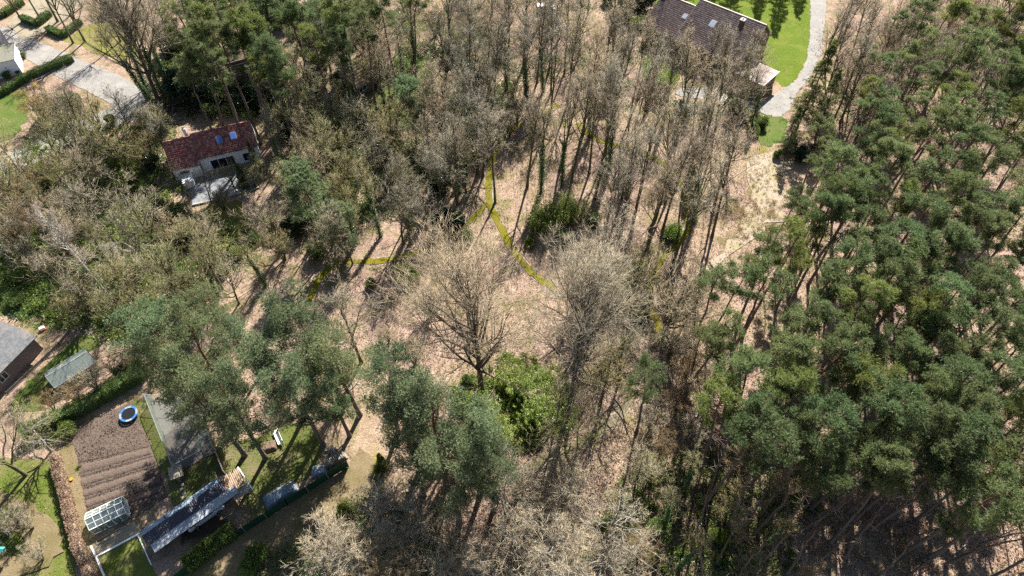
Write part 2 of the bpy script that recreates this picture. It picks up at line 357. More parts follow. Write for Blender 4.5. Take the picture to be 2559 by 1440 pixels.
def bare_tree(seed, H, r0, clear, n1, n2, n3, n4, ang1, l1, up=0.10, twig=0.0085, wig=0.12, stems=1, splay=0.0, thick=0.62, l3=0.42, l4=0.55, droop=0.02):
    rng = np.random.default_rng(seed); TP, TR = [], []
    for k in range(stems):
        a = 2*np.pi*(k+rng.random()*0.6)/stems; h = H*(1 if stems == 1 else rng.uniform(0.75, 1.0))
        ln = (math.cos(a)*splay*h, math.sin(a)*splay*h) if stems > 1 else (rng.normal()*0.04*H, rng.normal()*0.04*H)
        p, r = trunk_path(rng, h, r0, wig, lean=ln, base=(math.cos(a)*0.12*(stems > 1), math.sin(a)*0.12*(stems > 1))); TP.append(p); TR.append(r)
    TP, TR = np.concatenate(TP), np.concatenate(TR)
    P1, R1 = sprout(rng, TP, TR, max(2, n1//stems), clear, 0.97, ang1, lambda t: l1*(1.15-0.75*(t-clear)/(1-clear)), 8, up, wig*1.1, thick, 0.016)
    P2, R2 = sprout(rng, P1, R1, n2, 0.2, 1.0, (0.45, 0.95), lambda t: 0.5*(1.2-0.6*t), 5, up*0.7, wig*1.3, 0.6, 0.010, 0.8)
    P2b, R2b = sprout(rng, TP, TR, n2*2, 0.6, 1.0, (0.4, 0.9), lambda t: 0.11+0*t, 5, up*0.6, wig, 0.5, 0.010)
    P2, R2 = np.concatenate([P2, P2b]), np.concatenate([R2, R2b])
    P3, R3 = sprout(rng, P2, R2, n3, 0.25, 1.0, (0.4, 0.95), lambda t: l3*(1.25-0.5*t), 4, droop, 0.2, 0.6, twig, 0.8, 0.3)
    N3, K3, _ = P3.shape; idx = np.repeat(np.arange(N3), n4); t = 0.15+0.85*rng.random(len(idx)); f = t*(K3-1); i = np.minimum(f.astype(int), K3-2); w = (f-i)[:, None]
    p0 = P3[idx, i]*(1-w)+P3[idx, i+1]*w; tan = nrm(P3[idx, i+1]-P3[idx, i]); d = nrm(tan+rng.normal(size=tan.shape)*0.5)
    L = np.linalg.norm(P3[:, -1]-P3[:, 0], axis=1)[idx]*l4*rng.uniform(0.5, 1.3, len(idx))
    sv, sf = spikes(p0, p0+d*L[:, None], twig, rng)
    vt = join([tubes(TP, TR, 7), tubes(P1, R1, 5), tubes(P2, R2, 3)])
    vc = join([tubes(P3, R3, 3), (sv, sf)])
    return vt, vc, (TP, TR)
def tufts(rng, pos, d, m, L, w, spread):
    """needle tufts: m thin triangles fanning from each point"""
    N = len(pos); p = np.repeat(pos, m, 0); dd = nrm(np.repeat(d, m, 0)+rng.normal(size=(N*m, 3))*spread)
    s = nrm(np.cross(dd, rng.normal(size=(N*m, 3))))*w; l = (L*rng.uniform(0.6, 1.2, N*m))[:, None]
    v = np.stack([p-s, p+s, p+dd*l], 1).reshape(-1, 3); f = np.arange(N*m*3).reshape(-1, 3); return v, f
def puffs(rng, C, rad, n, flat=0.65, up=0.35):
    """points and outward directions in the upper shells of many small ellipsoids"""
    N = len(C); d = nrm(rng.normal(size=(N*n, 3))); d[:, 2] = np.abs(d[:, 2])*0.9+d[:, 2]*0.1
    rr = (np.repeat(rad, n)*rng.random(N*n)**0.45)[:, None]; pos = np.repeat(C, n, 0)+d*rr*np.array([1, 1, flat])
    dd = d.copy(); dd[:, 2] += up; return pos, nrm(dd)
def pine(seed, H, r0, crown0, n1, l1, n2, nt, prad=0.55, needle=0.30, wid=0.026, m=5, lean=0.05, wig=0.10, dead=14, ang=(0.95, 1.45), up=0.10, prof=None, flat=0.6):
    rng = np.random.default_rng(seed)
    TP, TR = trunk_path(rng, H*0.95, r0, wig, 14, (rng.normal()*lean*H, rng.normal()*lean*H), 0.03)
    prof = prof or (lambda t: l1*(0.45+1.1*np.sin(np.pi*np.clip((t-crown0)/(1-crown0), 0, 1)**0.8*0.80+0.35)))
    P1, R1 = sprout(rng, TP, TR, n1, crown0, 1.0, ang, lambda t: prof(t)/ (H*0.95), 6, up, 0.13, 0.42, 0.018)
    P2, R2 = sprout(rng, P1, R1, n2, 0.35, 1.0, (0.4, 1.0), lambda t: 0.45+0*t, 4, up, 0.15, 0.55, 0.012, 0.7)
    C = np.concatenate([P2[:, -1], P2[:, 2], P1[:, -1], TP[:, -1]]); rad = rng.uniform(0.7, 1.25, len(C))*prad
    pos, d = puffs(rng, C, rad, nt, flat); tv, tf = tufts(rng, pos, d, m, needle, wid, 0.55)
    parts = [tubes(TP, TR, 8), tubes(P1, R1, 4), tubes(P2, R2, 3)]
    P0, R0 = sprout(rng, TP, TR, dead, 0.35, max(crown0, 0.5), (1.1, 1.6), lambda t: 0.07+0*t, 4, -0.02, 0.2, 0.22, 0.008)
    parts.append(tubes(P0, R0, 3)); return join(parts), (tv, [None, tf])
def spruce(seed, H, r0, base, nb, reach, nt, needle=0.3, droop=-0.10):
    rng = np.random.default_rng(seed); TP, TR = trunk_path(rng, H, r0, 0.03, 12, (0, 0), 0.02)
    P1, R1 = sprout(rng, TP, TR, nb, base, 1.0, (1.3, 1.75), lambda t: reach/H*np.clip((1.03-t)/(1-base), 0.05, 1)**0.8, 6, droop, 0.08, 0.3, 0.012)
    N, K, _ = P1.shape; idx = np.repeat(np.arange(N), nt); t = 0.18+0.82*rng.random(len(idx)); f = t*(K-1); i = np.minimum(f.astype(int), K-2); w = (f-i)[:, None]
    pos = P1[idx, i]*(1-w)+P1[idx, i+1]*w; tan = nrm(P1[idx, i+1]-P1[idx, i]); side = nrm(np.cross(tan, np.array([[0, 0, 1.]])))*rng.uniform(-1, 1, (len(idx), 1))
    off = side*(0.55*(1-0.55*t))[:, None]; pos = pos+off; pos[:, 2] -= np.abs(rng.normal(size=len(pos)))*0.10; d = nrm(tan+side*0.9+np.array([[0, 0, -0.35]]))
    tv, tf = tufts(rng, pos, d, 4, needle, 0.03, 0.4); return join([tubes(TP, TR, 7), tubes(P1, R1, 3)]), (tv, [None, tf])
def leafquads(rng, pos, d, L, w):
    N = len(pos); s = nrm(np.cross(d, rng.normal(size=(N, 3))))*w; l = (L*rng.uniform(0.6, 1.3, N))[:, None]
    up = nrm(np.cross(s, d))*0.15*w
    v = np.stack([pos, pos+d*l*0.5+s+up, pos+d*l, pos+d*l*0.5-s+up], 1).reshape(-1, 3); return v, np.arange(N*4).reshape(-1, 4)
def bush(seed, R, Hh, lobes, nleaf, L=0.16, w=0.05, stems=9):
    rng = np.random.default_rng(seed); a = rng.uniform(0, 2*np.pi, lobes); rr = R*0.6*np.sqrt(rng.random(lobes))
    C = np.stack([np.cos(a)*rr, np.sin(a)*rr, Hh*rng.uniform(0.35, 0.68, lobes)], 1); rad = R*rng.uniform(0.35, 0.55, lobes)
    pos, d = puffs(rng, C, rad, nleaf//lobes, Hh/R*0.62, 0.1); k = rng.integers(0, len(pos), len(pos)//3); low = pos[k].copy(); low[:, 2] *= rng.uniform(0.15, 0.8, len(k))
    pos = np.concatenate([pos, low]); d = np.concatenate([d, d[k]]); pos[:, 2] = np.maximum(pos[:, 2], 0.05); d = nrm(d+rng.normal(size=d.shape)*0.5)
    b = np.zeros((stems, 3)); b[:, :2] = rng.normal(size=(stems, 2))*0.12*R; b[:, 2] = -0.05; tip = C[rng.integers(0, lobes, stems)]
    P = walk(rng, b, nrm(tip-b), np.linalg.norm(tip-b, axis=1), 5, 0.02, 0.1); S = np.linspace(0.035, 0.012, 5)[None].repeat(stems, 0)
    return join([tubes(P, S, 4)]), join([leafquads(rng, pos, d, L, w)])

# ------------------------------------------------------------------ the ground
def Wnp(X, Y):
    fw = Y*math.cos(PITCH)+CAM_H*math.sin(PITCH); up = Y*math.sin(PITCH)-CAM_H*math.cos(PITCH)
    return 1279.5+FOCAL*X/fw, 720-FOCAL*up/fw
PATCH = [
 (250,420,260,130,2,.62),(330,640,260,140,2,.55),(850,380,230,120,2,.62),(1130,250,200,120,2,.55),(560,200,200,90,2,.85),(900,60,260,80,2,.75),(1150,60,260,90,2,.62),(1420,150,160,90,2,.5),(320,240,110,60,2,.55),(180,300,120,60,0,.6),(1330,60,200,70,2,.35),(1100,440,110,70,2,.6),(2300,130,260,120,2,.62),(2130,180,90,120,2,.45),(2330,500,330,330,2,.46),(2200,1000,300,240,2,.48),(1750,1280,220,140,2,.62),(1000,1330,120,100,2,.4),(1600,200,140,60,2,.5),(1900,300,80,60,2,.4),(450,1000,120,120,2,.6),(800,950,150,120,2,.4),(1080,1120,160,120,2,.45),(750,560,120,80,2,.6),(1550,420,150,90,2,.25),  # dark soil behind the red house also stands in for deep shade
  # where grass (0), moss (1) or bare soil (2) covers the litter: photograph place, reach, amount
 (60,650,150,120,0,.62),(310,560,170,110,0,.58),(200,420,140,80,0,.52),(350,700,120,90,0,.5),(620,640,80,80,0,.5),(560,570,70,100,0,.55),(840,700,110,50,0,.50),(930,640,110,40,0,.42),(1310,1000,70,110,0,.62),(1620,720,70,150,0,.45),(1690,570,50,50,0,.55),
 (890,1340,50,100,0,.60),(650,1260,90,70,0,.50),(1640,1290,150,120,0,.52),(1800,1200,140,100,0,.42),(740,1110,90,80,0,.62),(880,440,160,110,0,.48),(120,800,90,90,0,.55),(1500,200,120,60,0,.30),(1000,60,260,80,0,.5),(600,20,200,60,0,.45),(250,20,150,60,0,.4),
 (1905,440,60,130,1,.60),(1880,570,100,50,1,.48),(1750,730,130,120,1,.38),(935,1165,35,60,1,.72),(1110,720,150,50,1,.36),(1010,430,60,40,1,.35),(1180,400,60,60,1,.35),(2560,400,30,30,1,.3),(1330,330,80,40,1,.42),(1440,60,80,80,1,.42),(1230,120,120,60,1,.35),(700,30,80,60,1,.4),(540,620,60,60,1,.5),(1280,1340,60,60,1,.3),(620,1180,50,40,1,.5),
 (690,1050,60,80,2,.70),(450,265,90,50,2,.70),(1650,1410,220,50,2,.62),(1950,1380,420,110,2,.36),(600,240,120,60,2,.6),(520,1330,110,60,2,.75),(160,1000,60,50,2,.3),(2000,370,80,50,2,.5),(2300,60,200,80,2,.35)]
def build_ground():
    xs = np.concatenate([[-1800, -700, -300], np.arange(-170, 171, 1.0), [300, 700, 1800]]); ys = np.concatenate([[-900, -300, -60], np.arange(-12, 200, 1.0), [300, 700, 2400]])
    X, Y = np.meshgrid(xs, ys); v = np.stack([X.ravel(), Y.ravel(), np.zeros(X.size)], 1); nx, ny = len(xs), len(ys)
    i = (np.arange(ny-1)[:, None]*nx+np.arange(nx-1)[None]).ravel(); f = np.stack([i, i+1, i+nx+1, i+nx], 1)
    me = mesh_np('forest_floor', v, [f], 'leaf_litter'); cov = np.zeros((X.size, 4), np.float32); cov[:, 3] = 1
    ok = (Y.ravel() > -40) & (Y.ravel() < 230); px, py = Wnp(v[:, 0], np.where(ok, v[:, 1], 0))
    for (cx, cy, rx, ry, ch, am) in PATCH:
        d = ((px-cx)/rx)**2+((py-cy)/ry)**2; cov[:, ch] = np.maximum(cov[:, ch], np.where(ok, am*np.exp(-d*0.9), 0))
    a = me.color_attributes.new('cover', 'FLOAT_COLOR', 'POINT'); a.data.foreach_set('color', cov.ravel())
    tag(put('forest_floor', me), kind='structure')
build_ground()
SHEET_Z = [0.004]
def smooth_line(pts, step=0.6, closed=False):
    P = [Vector((p[0], p[1])) for p in pts]; n = len(P); out = []
    for i in range(n if closed else n-1):
        a, b, c, d = (P[(i-1) % n], P[i], P[(i+1) % n], P[(i+2) % n]) if closed else (P[max(i-1, 0)], P[i], P[i+1], P[min(i+2, n-1)])
        k = max(2, int((c-b).length/step))
        for j in range(k):
            t = j/k; out.append(0.5*((2*b)+(c-a)*t+(2*a-5*b+4*c-d)*t*t+(3*b-a-3*c+d)*t**3))
    if not closed: out.append(P[-1])
    return out
def sheet(name, px, mat, jit=0.25, smooth=True, step=0.5, z=None):
    rnd = random.Random(name+str(px[0])); g = [G(*p) for p in px]
    if smooth:
        g2 = []
        for a, b in zip(g, g[1:]+g[:1]): k = max(1, int((b-a).length/4)); g2 += [a+(b-a)*j/k for j in range(k)]
        L = smooth_line(g2, max(step, jit*3.2), True)
    else:
        L = []
        for i in range(len(g)):
            a, b = g[i], g[(i+1) % len(g)]; k = max(1, int((b-a).length/step)); L += [Vector((*(a+(b-a)*j/k)[:2],)) for j in range(k)]
    if z is None: z = SHEET_Z[0]; SHEET_Z[0] += 0.004
    m = MB(); m.poly([(p.x+rnd.gauss(0, jit), p.y+rnd.gauss(0, jit), z) for p in L])
    return tag(m.build(name, mat), kind='structure')
PATH_PTS = []
def ribbon(name, px, width, mat, edging=None, jit=0.06, step=0.5):
    rnd = random.Random(name+str(px[0])); L = smooth_line([G(*p) for p in px], step); z = SHEET_Z[0]; SHEET_Z[0] += 0.004
    m = MB(); lr = []; PATH_PTS.extend((p.x, p.y) for p in L)
    for i, p in enumerate(L):
        d = (L[min(i+1, len(L)-1)]-L[max(i-1, 0)]).normalized(); n = Vector((-d.y, d.x)); lr.append((p+n*(width/2+rnd.gauss(0, jit)), p-n*(width/2+rnd.gauss(0, jit)), n))
    m.v = [q for a, b, _ in lr for q in ((a.x, a.y, z), (b.x, b.y, z))]; m.f = [(2*i, 2*i+1, 2*i+3, 2*i+2) for i in range(len(lr)-1)]
    o = tag(m.build(name, mat), kind='structure')
    if edging:
        for s in (0, 1):
            e = MB()
            for i in range(len(L)-1):
                if rnd.random() < 0.2: continue
                n0, n1 = lr[i][2], lr[i+1][2]; sg = 1 if s == 0 else -1
                a = L[i]+n0*sg*(width/2+0.07); b = L[i+1]+n1*sg*(width/2+0.07); e.bar((a.x, a.y, 0.02), (b.x, b.y, 0.02), 0.07, 0.09)
            e.build('path_edging', edging, o)
    return o
# lawns, roads, paths
sheet('lawn', [(1590,-90),(2032,-90),(2028,60),(2022,130),(2000,190),(1968,218),(1935,196),(1900,150),(1850,120),(1700,70),(1640,20)], 'bright_lawn', 0.25)
sheet('lawn', [(1622,140),(1690,160),(1692,205),(1650,222),(1612,200)], 'bright_lawn')
sheet('lawn', [(1010,105),(1085,110),(1075,190),(1040,260),(1000,310),(940,275),(955,190)], 'fresh_lawn')
sheet('lawn', [(165,100),(250,55),(340,60),(345,150),(255,140),(200,115)], 'yellow_lawn')
sheet('lawn', [(-40,250),(55,228),(70,290),(30,345),(-40,360)], 'fresh_lawn')
sheet('lawn', [(-60,1150),(60,1148),(138,1160),(152,1230),(172,1330),(186,1460),(-60,1480)], 'lawn', 0.15)
sheet('lawn', [(30,1010),(105,925),(190,845),(250,850),(150,955),(115,1015),(60,1030)], 'fresh_lawn')
sheet('lawn', [(-30,600),(120,585),(160,690),(80,790),(-30,770)], 'fresh_lawn', 0.5)
sheet('lawn', [(325,1012),(388,1000),(440,1180),(540,1120),(650,1090),(770,1060),(800,1150),(650,1290),(590,1215),(540,1195),(450,1262),(420,1230),(372,1098),(330,1092)], 'shade_toned_lawn', 0.2)
sheet('lawn', [(250,1392),(345,1342),(372,1400),(390,1460),(262,1460)], 'lawn', 0.1)
sheet('lawn', [(505,525),(600,500),(615,590),(545,640),(500,590)], 'yellow_lawn', 0.4)
sheet('lawn', [(1880,300),(1955,290),(1960,345),(1925,365),(1890,345)], 'fresh_lawn', 0.3)
sheet('dirt_lane', [(380,1480),(640,1480),(960,1225),(975,1180),(900,1120),(870,1165)], 'dry_lane', 0.12, False)
sheet('road', [(-120,20),(-30,52),(60,88),(180,140),(300,190),(370,230),(350,270),(300,270),(150,195),(50,140),(-60,105),(-140,80)], 'asphalt', 0.05)
sheet('road', [(320,255),(370,240),(330,300),(200,345),(80,415),(-10,480),(-80,520),(-80,440),(20,385),(150,315)], 'asphalt', 0.05)
sheet('driveway', [(60,100),(150,60),(215,0),(260,-40),(160,-60),(80,0),(20,60)], 'sand_paving', 0.05)
sheet('driveway', [(2026,-90),(2075,-90),(2060,60),(2050,140),(2020,200),(1990,235),(1975,270),(1945,292),(1895,280),(1800,255),(1700,240),(1700,222),(1800,222),(1895,250),(1940,232),(1990,200),(2012,160),(2024,90)], 'gravel', 0.10)
E_ = 'concrete'
ribbon('moss_path', [(1388,722),(1335,688),(1292,640),(1262,590),(1236,540),(1222,500),(1222,450),(1234,390),(1270,330),(1340,300),(1395,262)], 1.08, 'moss_path', E_, 0.10)
ribbon('moss_path', [(1216,512),(1180,548),(1130,590),(1060,625),(980,648),(905,655),(850,658),(812,682),(788,718),(770,760)], 0.9, 'moss_path', E_, 0.12)
ribbon('moss_path', [(1440,310),(1500,352),(1590,376),(1655,408),(1695,450),(1715,515),(1722,560),(1698,608),(1660,640),(1634,690),(1620,740),(1634,790),(1648,820),(1640,852)], 1.0, 'moss_path', E_, 0.14)
ribbon('worn_path', [(1640,852),(1600,920),(1580,980),(1555,1030),(1515,1068),(1440,1112),(1350,1152),(1270,1210)], 1.0, 'worn_path', E_, 0.14)
sheet('sandy_clearing', [(1885,385),(1945,375),(1955,450),(1950,520),(1900,600),(1830,660),(1770,720),(1750,700),(1820,600),(1860,520),(1870,450)], 'pale_litter', 0.7)
sheet('vegetable_plot', [(172,1122),(195,1065),(260,1035),(332,1005),(352,1060),(372,1098),(395,1165),(418,1240),(340,1292),(225,1318),(200,1240)], 'soil', 0.06, False)
def beds():
    Lp = [(196,1158),(202,1192),(208,1222),(214,1248),(220,1274),(228,1302)]; Rp = [(374,1116),(381,1141),(390,1164),(399,1187),(406,1209),(414,1231)]
    plot = bpy.data.objects['vegetable_plot']; rng = np.random.default_rng(5)
    for i in range(5):
        a, b, c, d = (np.array(G(*p)) for p in (Lp[i], Rp[i], Rp[i+1], Lp[i+1])); nu, nv = 46, 6
        u = np.linspace(0, 1, nu)[None, :, None]; v = np.linspace(0.1, 0.9, nv)[:, None, None]
        P = ((1-u)*(1-v)*a+u*(1-v)*b+u*v*c+(1-u)*v*d); prof = np.sin(np.linspace(0, np.pi, nv))**0.5
        P[..., 2] = SHEET_Z[0]+0.02+prof[:, None]*rng.uniform(0.05, 0.13, (nv, nu)); P[0, :, 2] = P[-1, :, 2] = 0.0
        P[..., :2] += rng.normal(size=(nv, nu, 2))*0.03
        k = (np.arange(nv-1)[:, None]*nu+np.arange(nu-1)[None]).ravel(); f = np.stack([k, k+1, k+nu+1, k+nu], 1)
        put('soil_bed', mesh_np('soil_bed', P.reshape(-1, 3), [f], 'soil'), plot)
        m = MB(); p, q = G(*Lp[i]), G(*Rp[i]); m.bar((p.x, p.y, SHEET_Z[0]), (q.x, q.y, SHEET_Z[0]), 0.16, 0.012); m.build('furrow', 'furrow', plot)
beds()
SHEET_Z[0] += 0.03
sheet('garden_path', [(150,1130),(185,1120),(205,1210),(222,1310),(245,1370),(265,1460),(215,1460),(205,1350),(172,1240)], 'dry_lane', 0.08)
sheet('patio', [(234,1366),(336,1302),(352,1330),(244,1390)], 'sand_paving', 0.02, False)
sheet('run_floor', [(376,1005),(446,1182),(542,1130),(505,1018),(440,990)], 'run_soil', 0.06, False)
sheet('terrace', [(482,514),(645,470),(640,425),(470,450)], 'terrace', 0.03, False)
sheet('flower_bed', [(-30,1240),(60,1250),(130,1305),(158,1340),(140,1400),(60,1440),(-30,1450),(-30,1385),(50,1390),(60,1340),(-30,1300)], 'dry_lane', 0.2)
sheet('flower_bed', [(55,195),(115,165),(135,178),(80,205)], 'pink_roofing', 0.1)

# ------------------------------------------------------------------ buildings
def frame_of(a, b, z=0.0):
    """origin and heading of the line between two photograph places"""
    p, q = G(*a, z), G(*b, z); return Vector((p.x, p.y, 0)), math.atan2(q.y-p.y, q.x-p.x), (q-p).length
def tile_field(rng, O, A, D, La, Ld, tw, tl, mat, name='roof_tiles', parent=None):
    """rows of small curved tiles laid on a roof slope: O a corner at the ridge, A along the ridge, D down the slope"""
    A, D, O = (np.array(v, float) for v in (A, D, O)); N = np.cross(A, D); flip = N[2] <= 0; N = -N if flip else N
    nc, nr = int(La/tw), int(Ld/tl); tw, tl = La/nc, Ld/nr
    c, r = np.meshgrid(np.arange(nc), np.arange(nr)); c, r = c.ravel(), r.ravel(); n = len(c)
    o = O+c[:, None]*tw*A+r[:, None]*tl*D; lift = 0.006+rng.uniform(0, 0.008, n)
    def pt(a, d, h): return o+A*(a*tw)+D*(d*tl)+N*(np.asarray(h)[:, None] if np.ndim(h) else h)
    z = np.zeros(n); v = np.stack([pt(.02, 0, z+.008), pt(.5, 0, z+.026), pt(.98, 0, z+.008), pt(.02, 1.08, lift+.016), pt(.5, 1.08, lift+.036), pt(.98, 1.08, lift+.016), pt(.02, 1.08, z), pt(.98, 1.08, z)], 1).reshape(-1, 3)
    b = (np.arange(n)*8)[:, None]; q = np.concatenate([b+np.array([[0, 1, 4, 3]]), b+np.array([[1, 2, 5, 4]]), b+np.array([[6, 3, 4, 7]])]); tr = b+np.array([[7, 4, 5]])
    if flip: q, tr = q[:, ::-1], tr[:, ::-1]
    o_ = put(name, mesh_np(name, v, [q, tr], mat), parent); o_['kind'] = 'stuff'; return o_
def gable(parent, x0, x1, y0, y1, eave, ridge, yr=None, wall='white_render', tile='red_tile', over=0.35, tw=0.30, tl=0.34, roof_name='roof', seed=1, tiles=True, trim='timber'):
    """one gabled block in the parent's frame: ridge along x"""
    rng = np.random.default_rng(seed); yr = (y0+y1)/2 if yr is None else yr
    sl0 = (ridge-eave)/(yr-y0); sl1 = (ridge-eave)/(y1-yr)
    MB().prism([(y0, 0), (y1, 0), (y1, eave-0.05), (yr, ridge-0.12), (y0, eave-0.05)], x0, x1).build('wall', wall, parent)
    xa, xb = x0-over, x1+over; ya, yb = y0-over, y1+over; za, zb = eave-over*sl0, eave-over*sl1
    rf = MB().slab([(xa, ya, za), (xb, ya, za), (xb, yr, ridge), (xa, yr, ridge)], 0.10).slab([(xb, yb, zb), (xa, yb, zb), (xa, yr, ridge), (xb, yr, ridge)], 0.10).build(roof_name, 'timber', parent)
    if tiles:
        for y, z in ((ya, za), (yb, zb)):
            d = Vector((0, y-yr, z-ridge)); tile_field(rng, (xa, yr, ridge), (1, 0, 0), d.normalized(), xb-xa, d.length, tw, tl, tile, 'roof_tiles', rf)
        m = MB()
        k = int((xb-xa)/0.4)
        for i in range(k): a = xa+(xb-xa)*i/k; m.prism([(yr-.16, ridge-.02), (yr+.16, ridge-.02), (yr+.09, ridge+.10), (yr-.09, ridge+.10)], a+.01, a+(xb-xa)/k-.005)
        m.build('ridge_tiles', tile, rf)
    MB().bar((xa, ya-.06, za-.1), (xb, ya-.06, za-.1), .11, .09).build('gutter', 'grey_metal', rf)
    for x in (xa-0.03, xb+0.03):
        for y, z in ((ya, za), (yb, zb)): MB().bar((x, y, z-.06), (x, yr, ridge-.06), 0.05, 0.2).build('bargeboard', trim, rf)
    return rf
def window(parent, x0, x1, z0, z1, y, frame='white_paint', glass='dark_glass', name='window', bars=1):
    w = MB(); f = 0.07
    w.box((x0, y-.03, z0), (x0+f, y+.05, z1)).box((x1-f, y-.03, z0), (x1, y+.05, z1)).box((x0+f, y-.03, z0), (x1-f, y+.05, z0+f)).box((x0+f, y-.03, z1-f), (x1-f, y+.05, z1))
    for k in range(1, bars+1): xm = x0+(x1-x0)*k/(bars+1); w.box((xm-.03, y-.025, z0+f), (xm+.03, y+.05, z1-f))
    o = w.build(name, frame, parent); MB().box((x0+f, y-.008, z0+f), (x1-f, y+.04, z1-f)).build('pane', glass, o); return o
def roof_window(parent, x0, x1, yr, ridge, y0, eave, t0, t1, glass, frame='grey_metal'):
    """a skylight lying on the front slope, between shares t0 and t1 of the way down"""
    def pt(x, t, h): d = Vector((0, y0-yr, eave-ridge)); n = Vector((0, eave-ridge, yr-y0)).normalized(); n = n if n.z > 0 else -n; return Vector((x, yr, ridge))+d*t+n*h
    f = MB().slab([pt(x0, t0, .16), pt(x1, t0, .16), pt(x1, t1, .16), pt(x0, t1, .16)], 0.14).build('skylight', frame, parent)
    MB().slab([pt(x0+.06, t0+.02, .175), pt(x1-.06, t0+.02, .175), pt(x1-.06, t1-.02, .175), pt(x0+.06, t1-.02, .175)], 0.012).build('pane', glass, f)
def chimney(parent, x, y, z0, z1, w=0.5, mat='brick_chimney', pot='stone', name='chimney'):
    c = MB().box((x-w/2, y-w/2, z0), (x+w/2, y+w/2, z1)).build(name, mat, parent)
    MB().box((x-w/2-.07, y-w/2-.07, z1), (x+w/2+.07, y+w/2+.07, z1+.1)).cyl((x, y, z1+.1), (x, y, z1+.4), .14, .12).build('chimney_cap', pot, c)

# the red tiled house
o, rz, L = frame_of((444,452), (628,408))
h = thing('red_roofed_house', 'white walled house with red tiled roof and two blue skylights', 'house', o, rz)
gable(h, 4.2, 13.2, 0.5, 7.1, 2.9, 5.2, tile='red_tile', seed=3, over=.15)
r1 = gable(h, 0, 4.05, -0.35, 6.9, 2.5, 5.0, yr=3.6, tile='red_tile', seed=4, over=.12)
window(h, 0.9, 2.4, 1.0, 1.95, -0.37, bars=0); window(h, 5.6, 9.3, 0.1, 2.0, 0.48, bars=2, name='patio_door'); window(h, 10.6, 11.8, 0.3, 1.9, 0.48, bars=0)
roof_window(h, 7.6, 8.5, 3.8, 5.2, 0.5, 2.9, 0.34, 0.62, 'sky_glass'); roof_window(h, 9.8, 10.7, 3.8, 5.2, 0.5, 2.9, 0.30, 0.58, 'sky_glass')
chimney(h, 3.4, 4.6, 4.0, 5.9, 0.5, 'white_render')
MB().box((1.0, -2.6, 0), (2.6, -0.26, 1.3)).box((1.5, -2.62, 1.3), (2.0, -2.2, 1.75)).build('porch', 'white_render', h)
m = MB(); a = [G(482,514), G(560,497), G(648,470)]
for p, q in zip(a, a[1:]): m.bar((p.x, p.y, .12), (q.x, q.y, .12), .3, .34)
tag(m.build('terrace_wall', 'concrete'), 'low pale wall edging the terrace below the red roofed house', 'wall')

# the villa with the brown roof
o, rz, L = frame_of((1756,0), (1913,62), 8.0)
v_ = thing('brown_roofed_villa', 'long villa with brown tiled roof, two chimneys and skylights by bright lawn', 'house', o, rz)
YF = -7.5
gable(v_, 0, 12.7, YF, 4.5, 3.9, 8.0, yr=0, wall='brick_wall', tile='brown_tile', seed=7, tw=.33, tl=.38, trim='pink_roofing', over=0.4)
gable(v_, -7.4, -0.45, YF+0.5, 3.4, 3.6, 6.9, yr=-0.9, wall='brick_wall', tile='brown_tile', seed=8, tw=.33, tl=.38, trim='pink_roofing', over=0.35)
roof_window(v_, 3.9, 5.0, 0, 8.0, YF, 3.9, 0.34, 0.50, 'pale_glass'); roof_window(v_, -1.7, -0.8, -0.9, 6.9, YF+.5, 3.6, 0.32, 0.46, 'pale_glass')
chimney(v_, 9.4, -2.2, 6.2, 8.6, 0.75, 'brick_chimney'); chimney(v_, -7.0, -2.0, 5.2, 7.6, 0.7, 'brick_chimney')
for x in (1.2, 4.6, 8.2): window(v_, x, x+1.8, 0.9, 2.3, YF-.02)
for y in (-4.5, 0.5): 
    s = MB().box((12.72, y, 1.0), (12.78, y+1.5, 2.3)).build('window', 'dark_glass', v_)
o, rz, L = frame_of((1838,182), (1908,214), 3.0)
g_ = thing('flat_roofed_garage', 'low garage with pinkish flat roof beside the gravel drive', 'garage', o, rz)
gl = (G(1908,214,3)-G(1838,182,3)).length; gw = 5.6
MB().box((0.2, 0.2, 0), (gl-.2, gw-.2, 2.75)).build('wall', 'brick_wall', g_); MB().box((0, 0, 2.75), (gl, gw, 3.0)).build('roof', 'pink_roofing', g_)
MB().box((gl-.21, 1.2, 0), (gl-.14, 4.2, 2.2)).build('garage_door', 'timber', g_); window(g_, 1.0, 2.2, 1.0, 1.9, 0.18)
MB().box((gl+.02, -0.06, 2.86), (gl+.09, gw+.06, 3.05)).box((-.06, -.09, 2.86), (gl+.02, -.02, 3.05)).build('fascia', 'white_paint', g_)

# two more roofs among the pines
o, rz, L = frame_of((812,196), (880,206), 2.6)
b_ = thing('brown_ribbed_house', 'house with brown ribbed roof under the tall pines beyond the thicket', 'house', o, math.radians(52))
gable(b_, 1.5, 8.0, -6.0, 0.0, 2.5, 4.7, wall='brick_wall', tile='brown_tile', seed=11, tw=.36, tl=.5, trim='pale_timber'); window(b_, 2.2, 4, .9, 2.1, -6.02)
o, rz, L = frame_of((560,212), (640,222), 2.4)
b2 = thing('shaded_roof_cabin', 'timber cabin beneath the pines, its roof coloured dark for deep shade', 'cabin', o, math.radians(28))
gable(b2, 0, 7.0, 0, 5.5, 2.4, 4.4, wall='timber', tile='shade_toned_tile', seed=12, tw=.4, tl=.45, trim='rust'); window(b2, 2, 3.2, .9, 2, -0.02)  # tiles coloured dark for shade, orange trim for the lit roof edge
